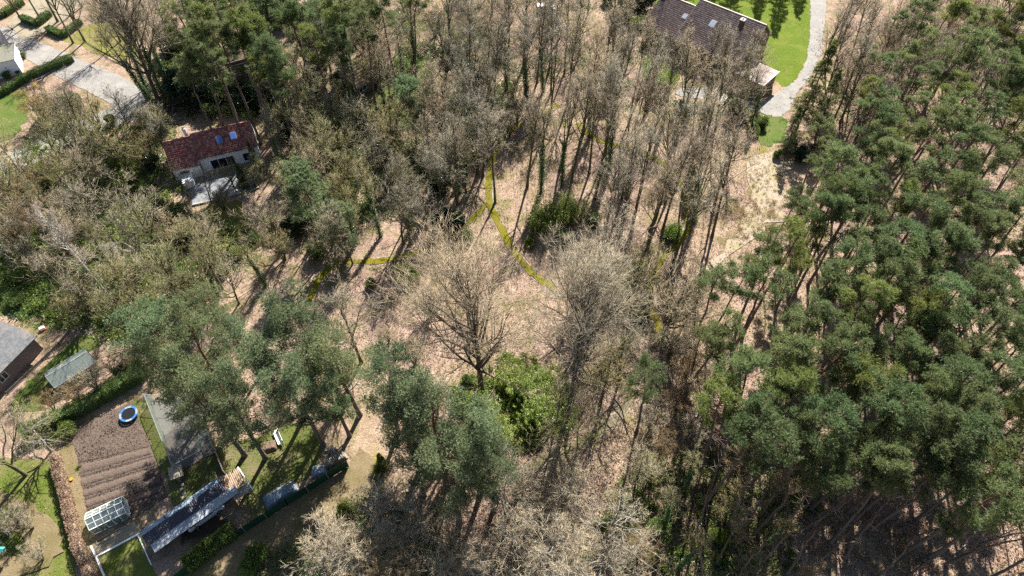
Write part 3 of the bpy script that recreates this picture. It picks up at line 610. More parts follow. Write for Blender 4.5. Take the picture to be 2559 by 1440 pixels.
# white flat roofed house at the road
o, rz, L = frame_of((-30,204), (58,184))
w_ = thing('white_flat_house', 'white rendered flat roofed house beside the pale road', 'house', o, rz)
MB().box((-6, 0, 0), (L, 6.0, 2.9)).build('wall', 'white_render', w_); MB().box((-6.05, -.05, 2.9), (L+.05, 6.05, 3.0)).build('roof', 'mossy_roofing', w_)
u2 = MB().box((-6, 6.1, 0), (L-2.2, 11.5, 3.6)).build('rear_wing', 'dark_sheet', w_); MB().box((-6.2, 6.0, 3.6), (L-2.0, 11.7, 3.75)).build('roof', 'pale_sheet', u2)
window(w_, L-2.2, L-1.85, 1.55, 1.95, -.02, bars=0); window(w_, L-5.9, L-4.3, .05, 2.1, -.02)
# grey roofed bungalow
o, rz, L = frame_of((8,976), (109,872))
k_ = thing('grey_roofed_bungalow', 'brick bungalow with weathered grey flat roof next to the mossy glasshouse', 'bungalow', o, rz)
MB().box((-9, 0, 0), (L, 5.2, 2.55)).build('wall', 'brick_wall', k_); MB().slab([(-9.5, -.45, 2.72), (L+.4, -.45, 2.72), (L+.4, 5.6, 2.86), (-9.5, 5.6, 2.86)], .14).build('roof', 'old_roofing', k_)
window(k_, 0.5, 1.7, .95, 2.1, -.02); MB().box((-1.2, -.05, 0), (-.3, .02, 2.05)).build('door', 'timber', k_)

# glasshouses: every pane is a part
def glasshouse(name, label, a, b, width, eave, ridge, n, frame, glass, side=1, base='concrete'):
    o, rz, L = frame_of(a, b); r = thing(name, label, 'greenhouse', o, rz); ym = width/2*side; y1 = width*side; fr = MB(); t = 0.05
    for i in range(n+1):
        x = L*i/n
        fr.bar((x, 0, 0), (x, 0, eave), t).bar((x, y1, 0), (x, y1, eave), t).bar((x, 0, eave), (x, ym, ridge), t).bar((x, ym, ridge), (x, y1, eave), t)
    for y, z in ((0, eave), (y1, eave), (ym, ridge), (0, .06), (y1, .06)): fr.bar((0, y, z), (L, y, z), t*1.3)
    for x in (0, L):
        for y in (ym*0.6, ym*1.4): fr.bar((x, y, 0), (x, y, eave+(ridge-eave)*0.6), t*0.8)
    for f in (0.5,): fr.bar((0, ym*f, eave+(ridge-eave)*f), (L, ym*f, eave+(ridge-eave)*f), t*.7).bar((0, y1-ym*f, eave+(ridge-eave)*f), (L, y1-ym*f, eave+(ridge-eave)*f), t*.7)
    fr.build('frame', frame, r)
    for i in range(n):
        x0, x1 = L*i/n+.03, L*(i+1)/n-.03
        for k in range(2):
            s0, s1 = .03+k*.49, .48+k*.49
            for (ya, za, yb, zb) in ((0, eave, ym, ridge), (y1, eave, ym, ridge)):
                q = lambda s: (ya+(yb-ya)*s, za+(zb-za)*s)
                MB().slab([(x0, *q(s0)), (x1, *q(s0)), (x1, *q(s1)), (x0, *q(s1))], .006).build('pane', glass, r)
        for y in (0, y1): MB().box((x0, y-.003, .12), (x1, y+.003, eave-.03)).build('pane', glass, r)
    for x in (0, L): MB().poly([(x, 0, .1), (x, y1, .1), (x, y1, eave), (x, ym, ridge-.04), (x, 0, eave)]).build('gable_pane', glass, r)
    return r
glasshouse('white_greenhouse', 'small white framed greenhouse standing on the vegetable plot', (238,1336), (328,1292), 2.1, 1.35, 2.0, 5, 'white_metal', 'greenhouse_glass')
glasshouse('mossy_glasshouse', 'algae stained glasshouse on the grass beside the grey bungalow', (152,985), (252,922), 3.0, 1.5, 2.35, 6, 'grey_metal', 'mossy_glass')

# the long shed with three kinds of roofing
zA = 2.4
o, rz, L = frame_of((349,1331), (546,1193), zA)
s_ = thing('long_tool_shed', 'long shed with dark corrugated roofing between two pale sheet strips', 'shed', o, rz)
MB().box((.25, -1.75, 0), (L-.25, -.15, 2.1)).build('wall', 'timber', s_)
def corrugated(x0, x1, ya, za, yb, zb, pitch=.15, amp=.028):
    n = int((x1-x0)/pitch)*4; m = MB()
    for i in range(n+1):
        x = x0+(x1-x0)*i/n; d = amp*math.sin(2*math.pi*i/4); m.v += [(x, ya, za+d), (x, yb, zb+d)]
    m.f = [(2*i, 2*i+1, 2*i+3, 2*i+2) for i in range(n)]; return m
ks = 4
for i in range(ks):
    x0, x1 = L*i/ks+.01, L*(i+1)/ks-.01
    MB().slab([(x0, .02, 2.42), (x1, .02, 2.42), (x1, -.68, 2.6), (x0, -.68, 2.6)], .03).build('roof_sheet', 'blue_sheet', s_)  # blue-grey sheet colour stands in for the sky it reflects
    corrugated(x0-.008, x1+.008, -.66, 2.66, -1.95, 2.40, pitch=.22, amp=.035).build('corrugated_sheet', 'dark_sheet', s_)
for i in range(5):
    x0, x1 = .25+(L+.6)*i/5+.01, .25+(L+.6)*(i+1)/5-.01; d = .03*(i % 2)
    MB().slab([(x0, -1.9, 2.34+d), (x1, -1.9, 2.34+d), (x1, -2.95, 2.18+d), (x0, -2.95, 2.18+d)], .03).build('roof_sheet', 'pale_sheet', s_)
for x in (.6, L*.5, L+.5): MB().bar((x, -2.85, 0), (x, -2.85, 2.16), .1).build('post', 'timber', s_)
for x in (2.7, 6.0): MB().bar((x, -.1, 2.56), (x, -.62, 2.66), .06, .1).build('roof_clip', 'black_rubber', s_)
o, rz2, L2 = frame_of((548,1194), (588,1172), 2.2)
l_ = thing('rusty_lean_to', 'rusty yellowed corrugated lean-to at the end of the long shed', 'shed', o, rz2)
corrugated(.1, 2.1, .05, 2.2, -2.1, 1.95, .2, .03).build('corrugated_sheet', 'rust', l_); corrugated(.4, 2.5, -2.15, 1.9, -3.2, 1.7, .2, .03).build('corrugated_sheet', 'grey_timber', l_)
for x, y in ((.2, -.1), (2.0, -.1), (.3, -3.0), (2.3, -3.0)): MB().bar((x, y, 0), (x, y, 1.75 if y < -1 else 2.15), .09).build('post', 'timber', l_)
MB().bar((2.15, .1, 2.15), (2.55, -3.2, 1.75), .12, .06).build('bargeboard', 'white_paint', l_)
def lowwall(name, label, pts, w, hgt, mat):
    m = MB(); g = [G(*p) for p in pts]
    for p, q in zip(g, g[1:]): m.bar((p.x, p.y, hgt/2-.02), (q.x, q.y, hgt/2-.02), w, hgt)
    return tag(m.build(name, mat), label, 'edging')
lowwall('white_edging', 'white kerb along the lower side of the sandy patio', [(243,1392),(350,1334)], .16, .22, 'white_paint')
lowwall('white_edging', 'white kerb running down beside the beech hedge', [(229,1366),(243,1396),(266,1450)], .18, .24, 'white_paint')
lowwall('white_edging', 'thin white kerb dropping from the end of the long shed', [(346,1338),(379,1412)], .10, .2, 'white_paint')
# white board and cold frame beside the greenhouse
p = G(321,1276); b = thing('white_board', 'white panel leaning at the end of the small greenhouse', 'panel', p, math.radians(-60))
MB().slab([(-.9, -.3, .1), (.9, -.3, .1), (.9, .3, .75), (-.9, .3, .75)], .05).build('panel', 'white_paint', b); MB().bar((-.6, .25, 0), (-.6, .28, .66), .05).bar((.6, .25, 0), (.6, .28, .66), .05).build('prop', 'timber', b)
o, rz, L = frame_of((235,1345), (322,1302)); c = thing('cold_frame', 'low pale timber cold frame below the small greenhouse', 'cold frame', o, rz)
MB().bar((.2, -.5, .1), (L, -.5, .1), .06, .2).bar((.2, -1.0, .1), (L, -1.0, .1), .06, .2).build('side_board', 'pale_timber', c); MB().bar((.2, -.5, .1), (.2, -1, .1), .06, .2).bar((L, -.5, .1), (L, -1, .1), .06, .2).build('end_board', 'pale_timber', c)

# the netted run with its small hutch
cs = [G(376,1005), G(446,1182), G(542,1130), G(505,1018)]; r = thing('netted_run', 'netted poultry run with thin posts below the grey green pines', 'enclosure')
for i in range(4):
    p, q = cs[i], cs[(i+1) % 4]; n = max(2, int((q-p).length/2.5))
    for k in range(n):
        a = p+(q-p)*k/n; MB().bar((a.x, a.y, 0), (a.x, a.y, 2.0), .07).build('post', 'grey_metal', r)
    MB().bar((p.x, p.y, 2.0), (q.x, q.y, 2.0), .05).build('rail', 'grey_metal', r)
    MB().poly([(p.x, p.y, .03), (q.x, q.y, .03), (q.x, q.y, 1.97), (p.x, p.y, 1.97)]).build('side_net', 'wire_net', r)
MB().poly([(p.x, p.y, 2.03) for p in cs]).build('roof_net', 'wire_net', r)
m = thing('poultry_hutch', 'little wooden hutch with pale plank roof at the corner of the run', 'hutch', G(449,1190), math.radians(25))
MB().box((-.6, -.6, .25), (.6, .6, 1.1)).build('wall', 'timber', m)
for k in range(5): MB().slab([(-.75+k*.3, -.75, 1.14), (-.47+k*.3, -.75, 1.14), (-.47+k*.3, .75, 1.3), (-.75+k*.3, .75, 1.3)], .04).build('roof_plank', 'pale_timber', m)
for x in (-.5, .5):
    for y in (-.5, .5): MB().bar((x, y, 0), (x, y, .25), .08).build('leg', 'timber', m)
MB().box((-.2, -.64, .4), (.2, -.605, .9)).build('door', 'pale_timber', m)
# trampoline
t_ = thing('trampoline', 'round trampoline with blue edge pad at the corner of the vegetable plot', 'trampoline', G(326,1040))
def annulus(r0, r1, z0, z1, n, a0=0, a1=2*math.pi):
    m = MB(); 
    for i in range(n+1):
        a = a0+(a1-a0)*i/n; c, s = math.cos(a), math.sin(a); m.v += [(c*r0, s*r0, z0), (c*r1, s*r1, z0), (c*r1, s*r1, z1), (c*r0, s*r0, z1)]
    for i in range(n):
        b = 4*i
        for k in range(4): l = (k+1) % 4; m.f.append((b+k, b+l, b+4+l, b+4+k))
    return m
for i in range(8): annulus(.82, 1.06, .56, .61, 5, math.pi*2*i/8+.012, math.pi*2*(i+1)/8-.012).build('edge_pad', 'blue_pad' if i % 2 else 'blue_sheet', t_)
annulus(.0, .82, .53, .54, 40).build('jumping_mat', 'black_net', t_); annulus(1.0, 1.05, .50, .55, 32).build('rim', 'grey_metal', t_)
for i in range(6): a = math.pi*i/3; MB().bar((math.cos(a)*1.0, math.sin(a)*1.0, 0), (math.cos(a)*1.0, math.sin(a)*1.0, .5), .05).build('leg', 'grey_metal', t_)
# nest box post
p_ = thing('nest_box_post', 'post with small teal topped bird house on the lawn', 'bird house', G(30,1388))
MB().cyl((0, 0, 0), (0, 0, 1.5), .06, .05).build('post', 'timber', p_); MB().box((-.2, -.18, 1.5), (.2, .18, 1.95)).build('box', 'grey_timber', p_)
MB().slab([(-.3, -.28, 1.95), (.3, -.28, 1.95), (.3, 0, 2.15), (-.3, 0, 2.15)], .03).slab([(.3, .28, 1.95), (-.3, .28, 1.95), (-.3, 0, 2.15), (.3, 0, 2.15)], .03).build('roof', 'teal', p_)
# car
def car(label, p, rz):
    c = thing('car', label, 'car', p, rz); hw = .84
    prof = [(-2.05, .32), (2.05, .32), (2.12, .55), (2.02, .82), (1.0, .95), (-1.9, .98), (-2.12, .75), (-2.12, .4)]
    m = MB(); n = len(prof)
    for y, s in ((-hw, 1.0), (-hw+.0, 1), (hw, 1)): pass
    rows = [(-hw, .97), (-hw+.08, 1.0), (hw-.08, 1.0), (hw, .97)]
    for y, s in rows: m.v += [(x*s, y, .32+(z-.32)*s) for x, z in prof]
    for r in range(3): m.f += [(r*n+i, r*n+(i+1) % n, (r+1)*n+(i+1) % n, (r+1)*n+i) for i in range(n)]
    m.f += [tuple(range(n-1, -1, -1)), tuple(range(3*n, 4*n))]; body = m.build('body', 'car_paint', c)
    def cab(x, z, y): return (x, y, z)
    lo = [(-1.95, .97), (1.05, .93)]; up = [(-1.65, 1.42), (.35, 1.46)]; g = MB()
    V = [(lo[0][0], -hw+.05, lo[0][1]), (lo[1][0], -hw+.05, lo[1][1]), (lo[1][0], hw-.05, lo[1][1]), (lo[0][0], hw-.05, lo[0][1]), (up[0][0], -.62, up[0][1]), (up[1][0], -.62, up[1][1]), (up[1][0], .62, up[1][1]), (up[0][0], .62, up[0][1])]
    g.v = V; g.f = [(0, 1, 5, 4), (1, 2, 6, 5), (2, 3, 7, 6), (3, 0, 4, 7), (4, 5, 6, 7)]; g.build('windows', 'dark_glass', c)
    r = MB().slab([(-1.68, -.66, 1.47), (.38, -.66, 1.5), (.38, .66, 1.5), (-1.68, .66, 1.47)], .05); 
    for y in (-1, 1):
        r.bar((1.05, y*(hw-.05), .95), (.36, y*.63, 1.47), .06); r.bar((-.6, y*(hw-.045), .97), (-.6, y*.63, 1.46), .07); r.bar((-1.95, y*(hw-.05), .97), (-1.66, y*.63, 1.44), .09)
    r.build('roof', 'car_paint', c)
    for x in (-1.3, 1.32):
        for y in (-1, 1):
            w = MB().cyl((x, y*(hw-.17), .31), (x, y*(hw+.02), .31), .31, n=16).build('wheel', 'black_rubber', c); MB().cyl((x, y*(hw+.0), .31), (x, y*(hw+.03), .31), .18, n=12).build('rim', 'grey_metal', w)
    for y in (-.6, .6): MB().box((2.0, y-.16, .6), (2.12, y+.16, .76)).build('headlight', 'pale_glass', c); MB().box((-2.14, y-.14, .62), (-2.06, y+.14, .82)).build('tail_light', 'red_plastic', c)
    return c
q = G(514,1288); car('white car parked half under the pale sheet of the long shed', q, math.radians(42))
car('white car standing behind the bare trunks at the top edge', G(1362,28), math.radians(8))

# ------------------------------------------------------------------ fences, piles, small garden things
def fence(name, label, pts, hgt, panel, post_mat, spacing=2.4, solid=True):
    f = thing(name, label, 'fence'); g = [G(*p) for p in pts]
    for p, q in zip(g, g[1:]):
        n = max(1, round((q-p).length/spacing))
        for k in range(n+1):
            a = p+(q-p)*k/n; MB().bar((a.x, a.y, 0), (a.x, a.y, hgt+.06), .08).build('post', post_mat, f)
            if k < n:
                b = p+(q-p)*(k+1)/n; d = (b-a).normalized()*.05; a2, b2 = a+d, b-d
                if solid: MB().bar((a2.x, a2.y, hgt/2+.03), (b2.x, b2.y, hgt/2+.03), .025, hgt-.06).build('screen_panel', panel, f)
                else:
                    for z in (.3, .7, hgt-.05): MB().bar((a2.x, a2.y, z), (b2.x, b2.y, z), .02).build('wire', panel, f)
    return f
fence('green_screen_fence', 'dark green screen fence along the dirt lane', [(430,1462),(560,1365),(720,1262),(872,1166)], 1.55, 'green_screen', 'grey_metal')
fence('wire_fence', 'wire fence on pale posts dropping from the lane end', [(975,1232),(1040,1300),(1120,1390),(1160,1430)], 1.2, 'grey_metal', 'concrete', 2.2, False)
fence('plank_fence', 'weathered plank fence between the bungalow and the grass strip', [(20,985),(150,862),(175,830)], .5, 'grey_timber', 'timber')
fence('garden_fence', 'short dark fence beside the netted run', [(542,1132),(566,1190)], 1.1, 'grey_timber', 'timber', 1.6)
def log(label, a, b, r=0.14, group=None, z=None, mat='dead_wood', name='fallen_log'):
    p, q = G(*a), G(*b); z = r*0.85 if z is None else z; rng = np.random.default_rng(int(a[0]*7+a[1]))
    P = np.stack([np.linspace(p.x, q.x, 7), np.linspace(p.y, q.y, 7), np.full(7, z)], 1); P[1:-1] += rng.normal(size=(5, 3))*[.1, .1, .01]
    R = np.linspace(r, r*.55, 7)[None]; v, f = tubes(P[None], R, 7); me = mesh_np(name, v, [f, np.array([list(range(7))][:1])[:, ::-1]], mat, True)
    return tag(put(name, me), label, 'log', group)
GL = 'fallen trunks in the upper wood'
log('long pale fallen trunk sloping down through the upper wood, the uppermost one', (2325,35), (2262,115), .16, GL)
log('long pale fallen trunk pointing at the spruces in the upper wood', (2302,100), (2225,212), .18, GL)
log('thin fallen trunk lying level across the clearing in the upper wood', (2195,170), (2315,166), .13, GL)
log('short fallen trunk just above the level one in the upper wood', (2262,119), (2312,117), .15, GL)
log('bleached fallen trunk with broken end further inside the upper wood', (2390,165), (2440,205), .13, GL)
log('fallen trunk beside the plank path of moss near the plot top', (1290,352), (1345,322), .16)
log('dark fallen trunk lying above the bare grove', (1330,330), (1372,350), .14)
log('thin pale pole on the ground by the rusty pines', (2460,1310), (2380,1385), .1)
log('fallen stem crossing under the moss path at the lower clearing', (1330,1190), (1410,1120), .12)
log('bleached trunk lying in the lower wood', (2240,1400), (2330,1330), .12)
# white bench
b_ = thing('white_bench', 'white garden bench standing on the shaded grass under pines', 'bench', G(697,1096), math.radians(-58))
for k in range(4): MB().box((-1.0, -.32+k*.14, .42), (1.0, -.20+k*.14, .46)).build('seat_slat', 'white_paint', b_)
for k in range(3): MB().box((-1.0, .27+k*.02, .54+k*.14), (1.0, .30+k*.02, .64+k*.14)).build('back_slat', 'white_paint', b_)
for x in (-.85, .85):
    for y in (-.28, .25): MB().bar((x, y, 0), (x, y, .42 if y < 0 else .95), .07).build('leg', 'white_paint', b_)
def tarp(label, p, rx, ry, hh, mat, seed, rz):
    rng = np.random.default_rng(seed); n = 18; u = np.linspace(-1, 1, n); X, Y = np.meshgrid(u, u); d = np.maximum(np.abs(X), np.abs(Y))
    Z = hh*np.clip(1.15-d**3, 0.02, 1)*(0.8+0.3*rng.random((n, n))); Z[d > .97] = 0.02; v = np.stack([X*rx, Y*ry, Z], 2).reshape(-1, 3); v[:, :2] += rng.normal(size=(n*n, 2))*.03
    i = (np.arange(n-1)[:, None]*n+np.arange(n-1)[None]).ravel(); me = mesh_np('tarp_pile', v, [np.stack([i, i+1, i+n+1, i+n], 1)], mat, True)
    return tag(put('tarp_pile', me, None, p, rz), label, 'pile')
tarp('pile under crumpled grey blue tarpaulin beside the screen fence', G(702,1238), 1.9, .9, .8, 'blue_tarp', 3, math.radians(33))
tarp('small dark tarpaulin heap beside the stacked logs', G(800,1178), .9, .7, .6, 'blue_tarp', 4, math.radians(10))
tarp('brown heap of cut brushwood behind the white bench', G(672,1118), 1.0, .7, .55, 'timber', 6, .3)
w_ = thing('wood_stack', 'stack of split logs near the point where the screen fence ends', 'log stack', G(838,1152), math.radians(34))
rnd = random.Random(4)
lg = MB().cyl((0, -.45, 0), (0, .45, 0), .1, .09, 7).mesh('split_log', 'grey_timber')
for r in range(4):
    for k in range(14-r):
        put('split_log', lg, w_, (-1.4+k*.21+r*.1+rnd.gauss(0, .01), rnd.gauss(0, .06), .1+r*.18), rnd.gauss(0, .07))
for (px, py, lab, n) in ((655,1062,'loose stack of pale firewood beside the pine trunks', 7), (832,1128,'row of short logs lying above the wood stack', 6)):
    w2 = thing('firewood_heap', lab, 'log stack', G(px, py), math.radians(-40 if n == 7 else -30))
    for r in range(2):
        for k in range(n-r): put('split_log', lg, w2, (-.7+k*.22+r*.1, rnd.gauss(0, .08), .1+r*.17), rnd.gauss(0, .12))
# stones, pots
ONES_ = 'first second third fourth fifth sixth seventh'.split()
def stone(label, p, s, seed, mat='stone', group=None, name='boulder', cat='stone'):
    rng = np.random.default_rng(seed); d = nrm(rng.normal(size=(60, 3))); n, m = 8, 12; V = []
    for i in range(n+1):
        for j in range(m):
            t = math.pi*i/n; a = 2*math.pi*j/m; q = np.array([math.sin(t)*math.cos(a), math.sin(t)*math.sin(a), math.cos(t)]); k = 1-0.25*np.max(d[:14] @ q)**4+0.1*np.max(d[14:30] @ q); V.append(q*k*np.array(s))
    V = np.array(V); V[:, 2] += s[2]*.6; f = np.array([(i*m+j, i*m+(j+1) % m, (i+1)*m+(j+1) % m, (i+1)*m+j) for i in range(n) for j in range(m)])
    return tag(put(name, mesh_np(name, V, [f], mat), None, p, seed), label, cat, group)
stone('largest white boulder of the group below the brown ribbed house', G(785,247), (1.5, .8, .6), 1, group='white boulders in the thicket')
stone('long flat white boulder just beside the largest boulder', G(814,258), (1.1, .5, .4), 2, group='white boulders in the thicket')
stone('small white boulder a little above the spruce in the thicket', G(850,277), (.5, .4, .35), 3, group='white boulders in the thicket')
stone('pale stone block beside the terrace of the red roofed house', G(583,484), (.9, .35, .3), 4)
stone('round pale green ball on the grass next to the red roofed house', G(697,469), (.35, .35, .38), 5, 'pale_sheet', name='garden_ball', cat='ball')
def pot(label, p, mat, r=.17, hh=.3):
    o = thing('plant_pot', label, 'pot', p); MB().cyl((0, 0, 0), (0, 0, hh), r*.75, r, 12).build('pot', mat, o); MB().cyl((0, 0, hh-.02), (0, 0, hh+.03), r*1.12, r*1.12, 12).build('rim', mat, o)
pot('bright orange pot at the edge of the vegetable plot', G(181,1200), 'orange')
s = thing('feed_sack', 'white sack with a red base near the glasshouse', 'sack', G(108,824), .6); MB().box((-.3, -.2, .12), (.3, .2, .5)).build('sack', 'white_paint', s); MB().box((-.42, -.26, 0), (.42, .26, .12)).build('tray', 'red_plastic', s)

# ------------------------------------------------------------------ plants: a few of each kind, then individual copies
PROTO = {}
def proto(kind, H, hc, parts): PROTO.setdefault(kind, []).append((H, hc, parts))
def add_bare(kind, H, hc, barkm, seeds, ivy=0, **kw):
    for sd in seeds:
        vt, vc, (TP, TR) = bare_tree(sd, H, **kw); ps = [('trunk', mesh_np('trunk', vt[0], vt[1], barkm), 'b'), ('crown', mesh_np('crown', vc[0], vc[1], 'twigs'), 't')]
        if ivy:
            rng = np.random.default_rng(sd+900); N, K, _ = TP.shape; k = rng.integers(0, N, ivy); t = rng.random(ivy)**0.8*0.62*(K-1); i = t.astype(int); w = (t-i)[:, None]
            c = TP[k, i]*(1-w)+TP[k, i+1]*w; d = nrm(rng.normal(size=(ivy, 3))*[1, 1, .4]); p = c+d*(TR[k, i]+rng.uniform(0, .45, ivy)**1.3)[:, None]; v, f = leafquads(rng, p, nrm(d+[0, 0, -.5]), .17, .075)
            ps.append(('ivy', mesh_np('ivy', v, [f], 'ivy_leaves'), 'i'))
        proto(kind, H, hc, ps)
add_bare('spreading', 23, 14.5, 'grey_bark', (11, 12, 13), r0=.36, clear=.2, n1=30, n2=9, n3=6, n4=6, ang1=(.3, .85), l1=.50, up=.10, wig=.07, twig=.0105, l3=.5, l4=.75, thick=.7)
add_bare('slender', 19, 14, 'mossy_bark', (21, 22, 23, 24, 25), r0=.19, clear=.40, n1=16, n2=6, n3=5, n4=4, ang1=(.35, .8), l1=.26, up=.10, wig=.11, twig=.0105, l3=.55, l4=.75, thick=.7)
add_bare('ivied', 18, 13, 'mossy_bark', (31, 32, 33), ivy=2600, r0=.22, clear=.35, n1=14, n2=6, n3=5, n4=3, ang1=(.4, .85), l1=.28, up=.10, wig=.13, twig=.0105, l3=.55, l4=.75)
add_bare('round', 11.5, 8, 'mossy_bark', (41, 42, 43, 44, 45), r0=.17, clear=.18, n1=18, n2=7, n3=5, n4=3, ang1=(.5, 1.1), l1=.46, up=.09, wig=.12, twig=.0105, l3=.55, l4=.8, thick=.7)
add_bare('shrubby', 5.5, 3.6, 'mossy_bark', (51, 52, 53), r0=.055, clear=.2, n1=28, n2=6, n3=5, n4=4, ang1=(.4, .9), l1=.45, up=.08, wig=.12, stems=7, splay=.34, twig=.009, l3=.6, l4=.8)
add_bare('gnarled', 12, 8, 'pale_bark', (61, 62, 63), r0=.22, clear=.16, n1=20, n2=7, n3=5, n4=3, ang1=(.6, 1.2), l1=.52, up=.05, wig=.22, twig=.014, thick=.75, l3=.5, l4=.7)
add_bare('birch', 17, 11, 'birch_bark', (71,), r0=.14, clear=.3, n1=24, n2=8, n3=7, n4=7, ang1=(.4, .8), l1=.20, up=.05, wig=.06, twig=.007, droop=-.06)
add_bare('leaning', 16, 11, 'mossy_bark', (81, 82), r0=.2, clear=.5, n1=14, n2=6, n3=5, n4=4, twig=.0105, l3=.55, l4=.75, ang1=(.4, .9), l1=.28, up=.10, wig=.32)
def add_conifer(kind, H, hc, mat, res, barkm='pine_bark'):
    for vt, vc in res: proto(kind, H, hc, [('trunk', mesh_np('trunk', vt[0], vt[1], barkm), 'n'), ('crown', mesh_np('crown', vc[0], vc[1], mat), 'f')])
add_conifer('scots', 20, 16.6, 'needles', [pine(100+k, 20, .19, (.66, .7, .63, .68, .72, .64, .69)[k], 14+k % 3, 1.3+.1*(k % 4), 4, 21, wig=.16 if k % 2 else .09, lean=.05) for k in range(7)])
add_conifer('fluffy', 21, 13.5, 'soft_needles', [pine(120+k, 21, .30, (.20, .26, .16, .3)[k], 36, 2.35, 3, 30, prad=.78, needle=.27, wid=.030, lean=.03, dead=8, ang=(.8, 1.35), up=.14, flat=.8) for k in range(4)])
add_conifer('young', 11, 6.5, 'soft_needles', [pine(140+k, 11, .12, .12, 36, 1.7, 3, 16, prad=.55, needle=.34, wid=.028, lean=.03, dead=2, ang=(.7, 1.25), up=.16, flat=.9) for k in range(2)])
add_conifer('spruce', 17, 8.5, 'spruce_needles', [spruce(150+k, 17, .2, .1, 150, 3.0, 42) for k in range(2)])
add_conifer('thuja', 7, 3.5, 'spruce_needles', [spruce(160, 7, .12, .02, 110, 1.5, 34, .22, .12)])
for kind, mat, args in (('evergreen', 'leaves', [(1.9, 2.6, 9, 5200), (2.2, 2.2, 10, 5600), (1.6, 2.9, 8, 4600)]), ('holly', 'dark_leaves', [(1.9, 3.4, 9, 6000)]), ('ball', 'leaves', [(1.2, 2.0, 14, 4200)]), ('tuft', 'leaves', [(.5, .45, 4, 420), (.6, .5, 5, 480)]), ('bracken', 'brown_leaves', [(1.0, .7, 6, 900)]), ('rush', 'dry_grass', [(.7, .6, 5, 700)])):
    for k, a in enumerate(args):
        small = kind in ('tuft', 'bracken', 'rush'); vt, vc = bush(200+k+len(kind)*7, *a, L=.22 if kind != 'ball' else .12, w=.06 if kind in ('evergreen', 'holly', 'tuft') else .03, stems=9)
        proto(kind, a[1], a[1]*.5, [('stems', mesh_np('stems', vt[0], vt[1], 'mossy_bark'), 'b'), ('foliage', mesh_np('foliage', vc[0], vc[1], mat), 'f')])
for k in range(2):   # bamboo: many upright canes with narrow leaves
    rng = np.random.default_rng(300+k); n = 150; b = np.zeros((n, 3)); b[:, :2] = rng.normal(size=(n, 2))*.75; b[:, 2] = -.05
    P = walk(rng, b, nrm(np.stack([b[:, 0]*.12, b[:, 1]*.12, np.ones(n)], 1)), rng.uniform(2.2, 3.8, n), 6, -.02, .06); idx = np.repeat(np.arange(n), 45); t = .25+.75*rng.random(len(idx)); f = t*5; i = np.minimum(f.astype(int), 4); w = (f-i)[:, None]
    pos = P[idx, i]*(1-w)+P[idx, i+1]*w; v, q = leafquads(rng, pos, nrm(rng.normal(size=(len(idx), 3))+[0, 0, .2]), .3, .03)
    vt = join([tubes(P, np.full((n, 6), .012), 3)]); proto('bamboo', 3.4, 1.8, [('canes', mesh_np('canes', vt[0], vt[1], 'mossy_bark'), 'b'), ('foliage', mesh_np('foliage', v, [q], 'leaves'), 'f')])

for k in range(3):   # dead standing stems without a crown
    rng = np.random.default_rng(400+k); TP, TR = trunk_path(rng, 13, .13, .16, 12, (rng.normal()*.8, rng.normal()*.8), .025); P0, R0 = sprout(rng, TP, TR, 34, .3, 1.0, (.9, 1.5), lambda t: .10+0*t, 4, .02, .2, .3, .008)
    vt = join([tubes(TP, TR, 7), tubes(P0, R0, 3)]); proto('snag', 13, 7, [('trunk', mesh_np('trunk', vt[0], vt[1], 'pine_bark'), 'n')])
TW = {'tan': (1.06, 1.04, .98), 'grey': (.84, .86, .88), 'pinkish': (.98, .89, .88), 'olive': (.80, .84, .58), 'pale': (1.18, 1.18, 1.12), 'golden': (1.2, .98, .5), 'brown': (.74, .62, .5)}
NE = {'dark green': (.78, .85, .78), 'bluish': (.88, .98, .98), 'yellowish green': (1.12, 1.08, .76), 'mid green': (1, 1, 1), 'grey green': (1.12, 1.1, 1.12), 'bright green': (1.55, 1.45, 1.25), 'fresh green': (2.1, 1.95, 1.6)}
REG = []
RND = random.Random(77)
def plant(kind, loc, s=1.0, tint='tan', name='bare_tree', cat='tree', label=None, area=None, noun=None, group=None, rz=None, tilt=(0, 0), var=None, zs=1.0, btint=None):
    V = PROTO[kind]; H, hc, parts = V[RND.randrange(len(V)) if var is None else var % len(V)]
    e = put(name, None, None, (loc[0], loc[1], 0), 0); e.empty_display_size = .3; e.rotation_euler = (tilt[0], tilt[1], RND.uniform(0, 6.283) if rz is None else rz); e.scale = (s, s, s*zs)
    k_ = RND.uniform(.82, 1.18); w_ = RND.uniform(-.06, .06); col = TW.get(tint) or NE.get(tint); col = (col[0]*k_*(1+w_), col[1]*k_, col[2]*k_*(1-w_))
    if tilt == (0, 0) and cat == 'tree': e.rotation_euler = (RND.gauss(0, .045), RND.gauss(0, .045), e.rotation_euler[2])
    for pn, me, k in parts:
        o = put(pn, me, e); o.color = (*(col if k in 'tf' else (btint or (1, 1, 1))), 1)
    tag(e, label, cat, group)
    if not label: REG.append((e, area, tint, noun or name.replace('_', ' '), (loc[0], loc[1], hc*s*zs)))
    return e
def crown_at(px, py, kind, s=1.0, **kw):
    """a tree whose crown centre shows at this place of the photograph"""
    hc = PROTO[kind][0][1]*s*kw.get('zs', 1.0); return plant(kind, G(px, py, hc), s, **kw)
def base_at(px, py, kind, s=1.0, **kw): return plant(kind, G(px, py), s, **kw)

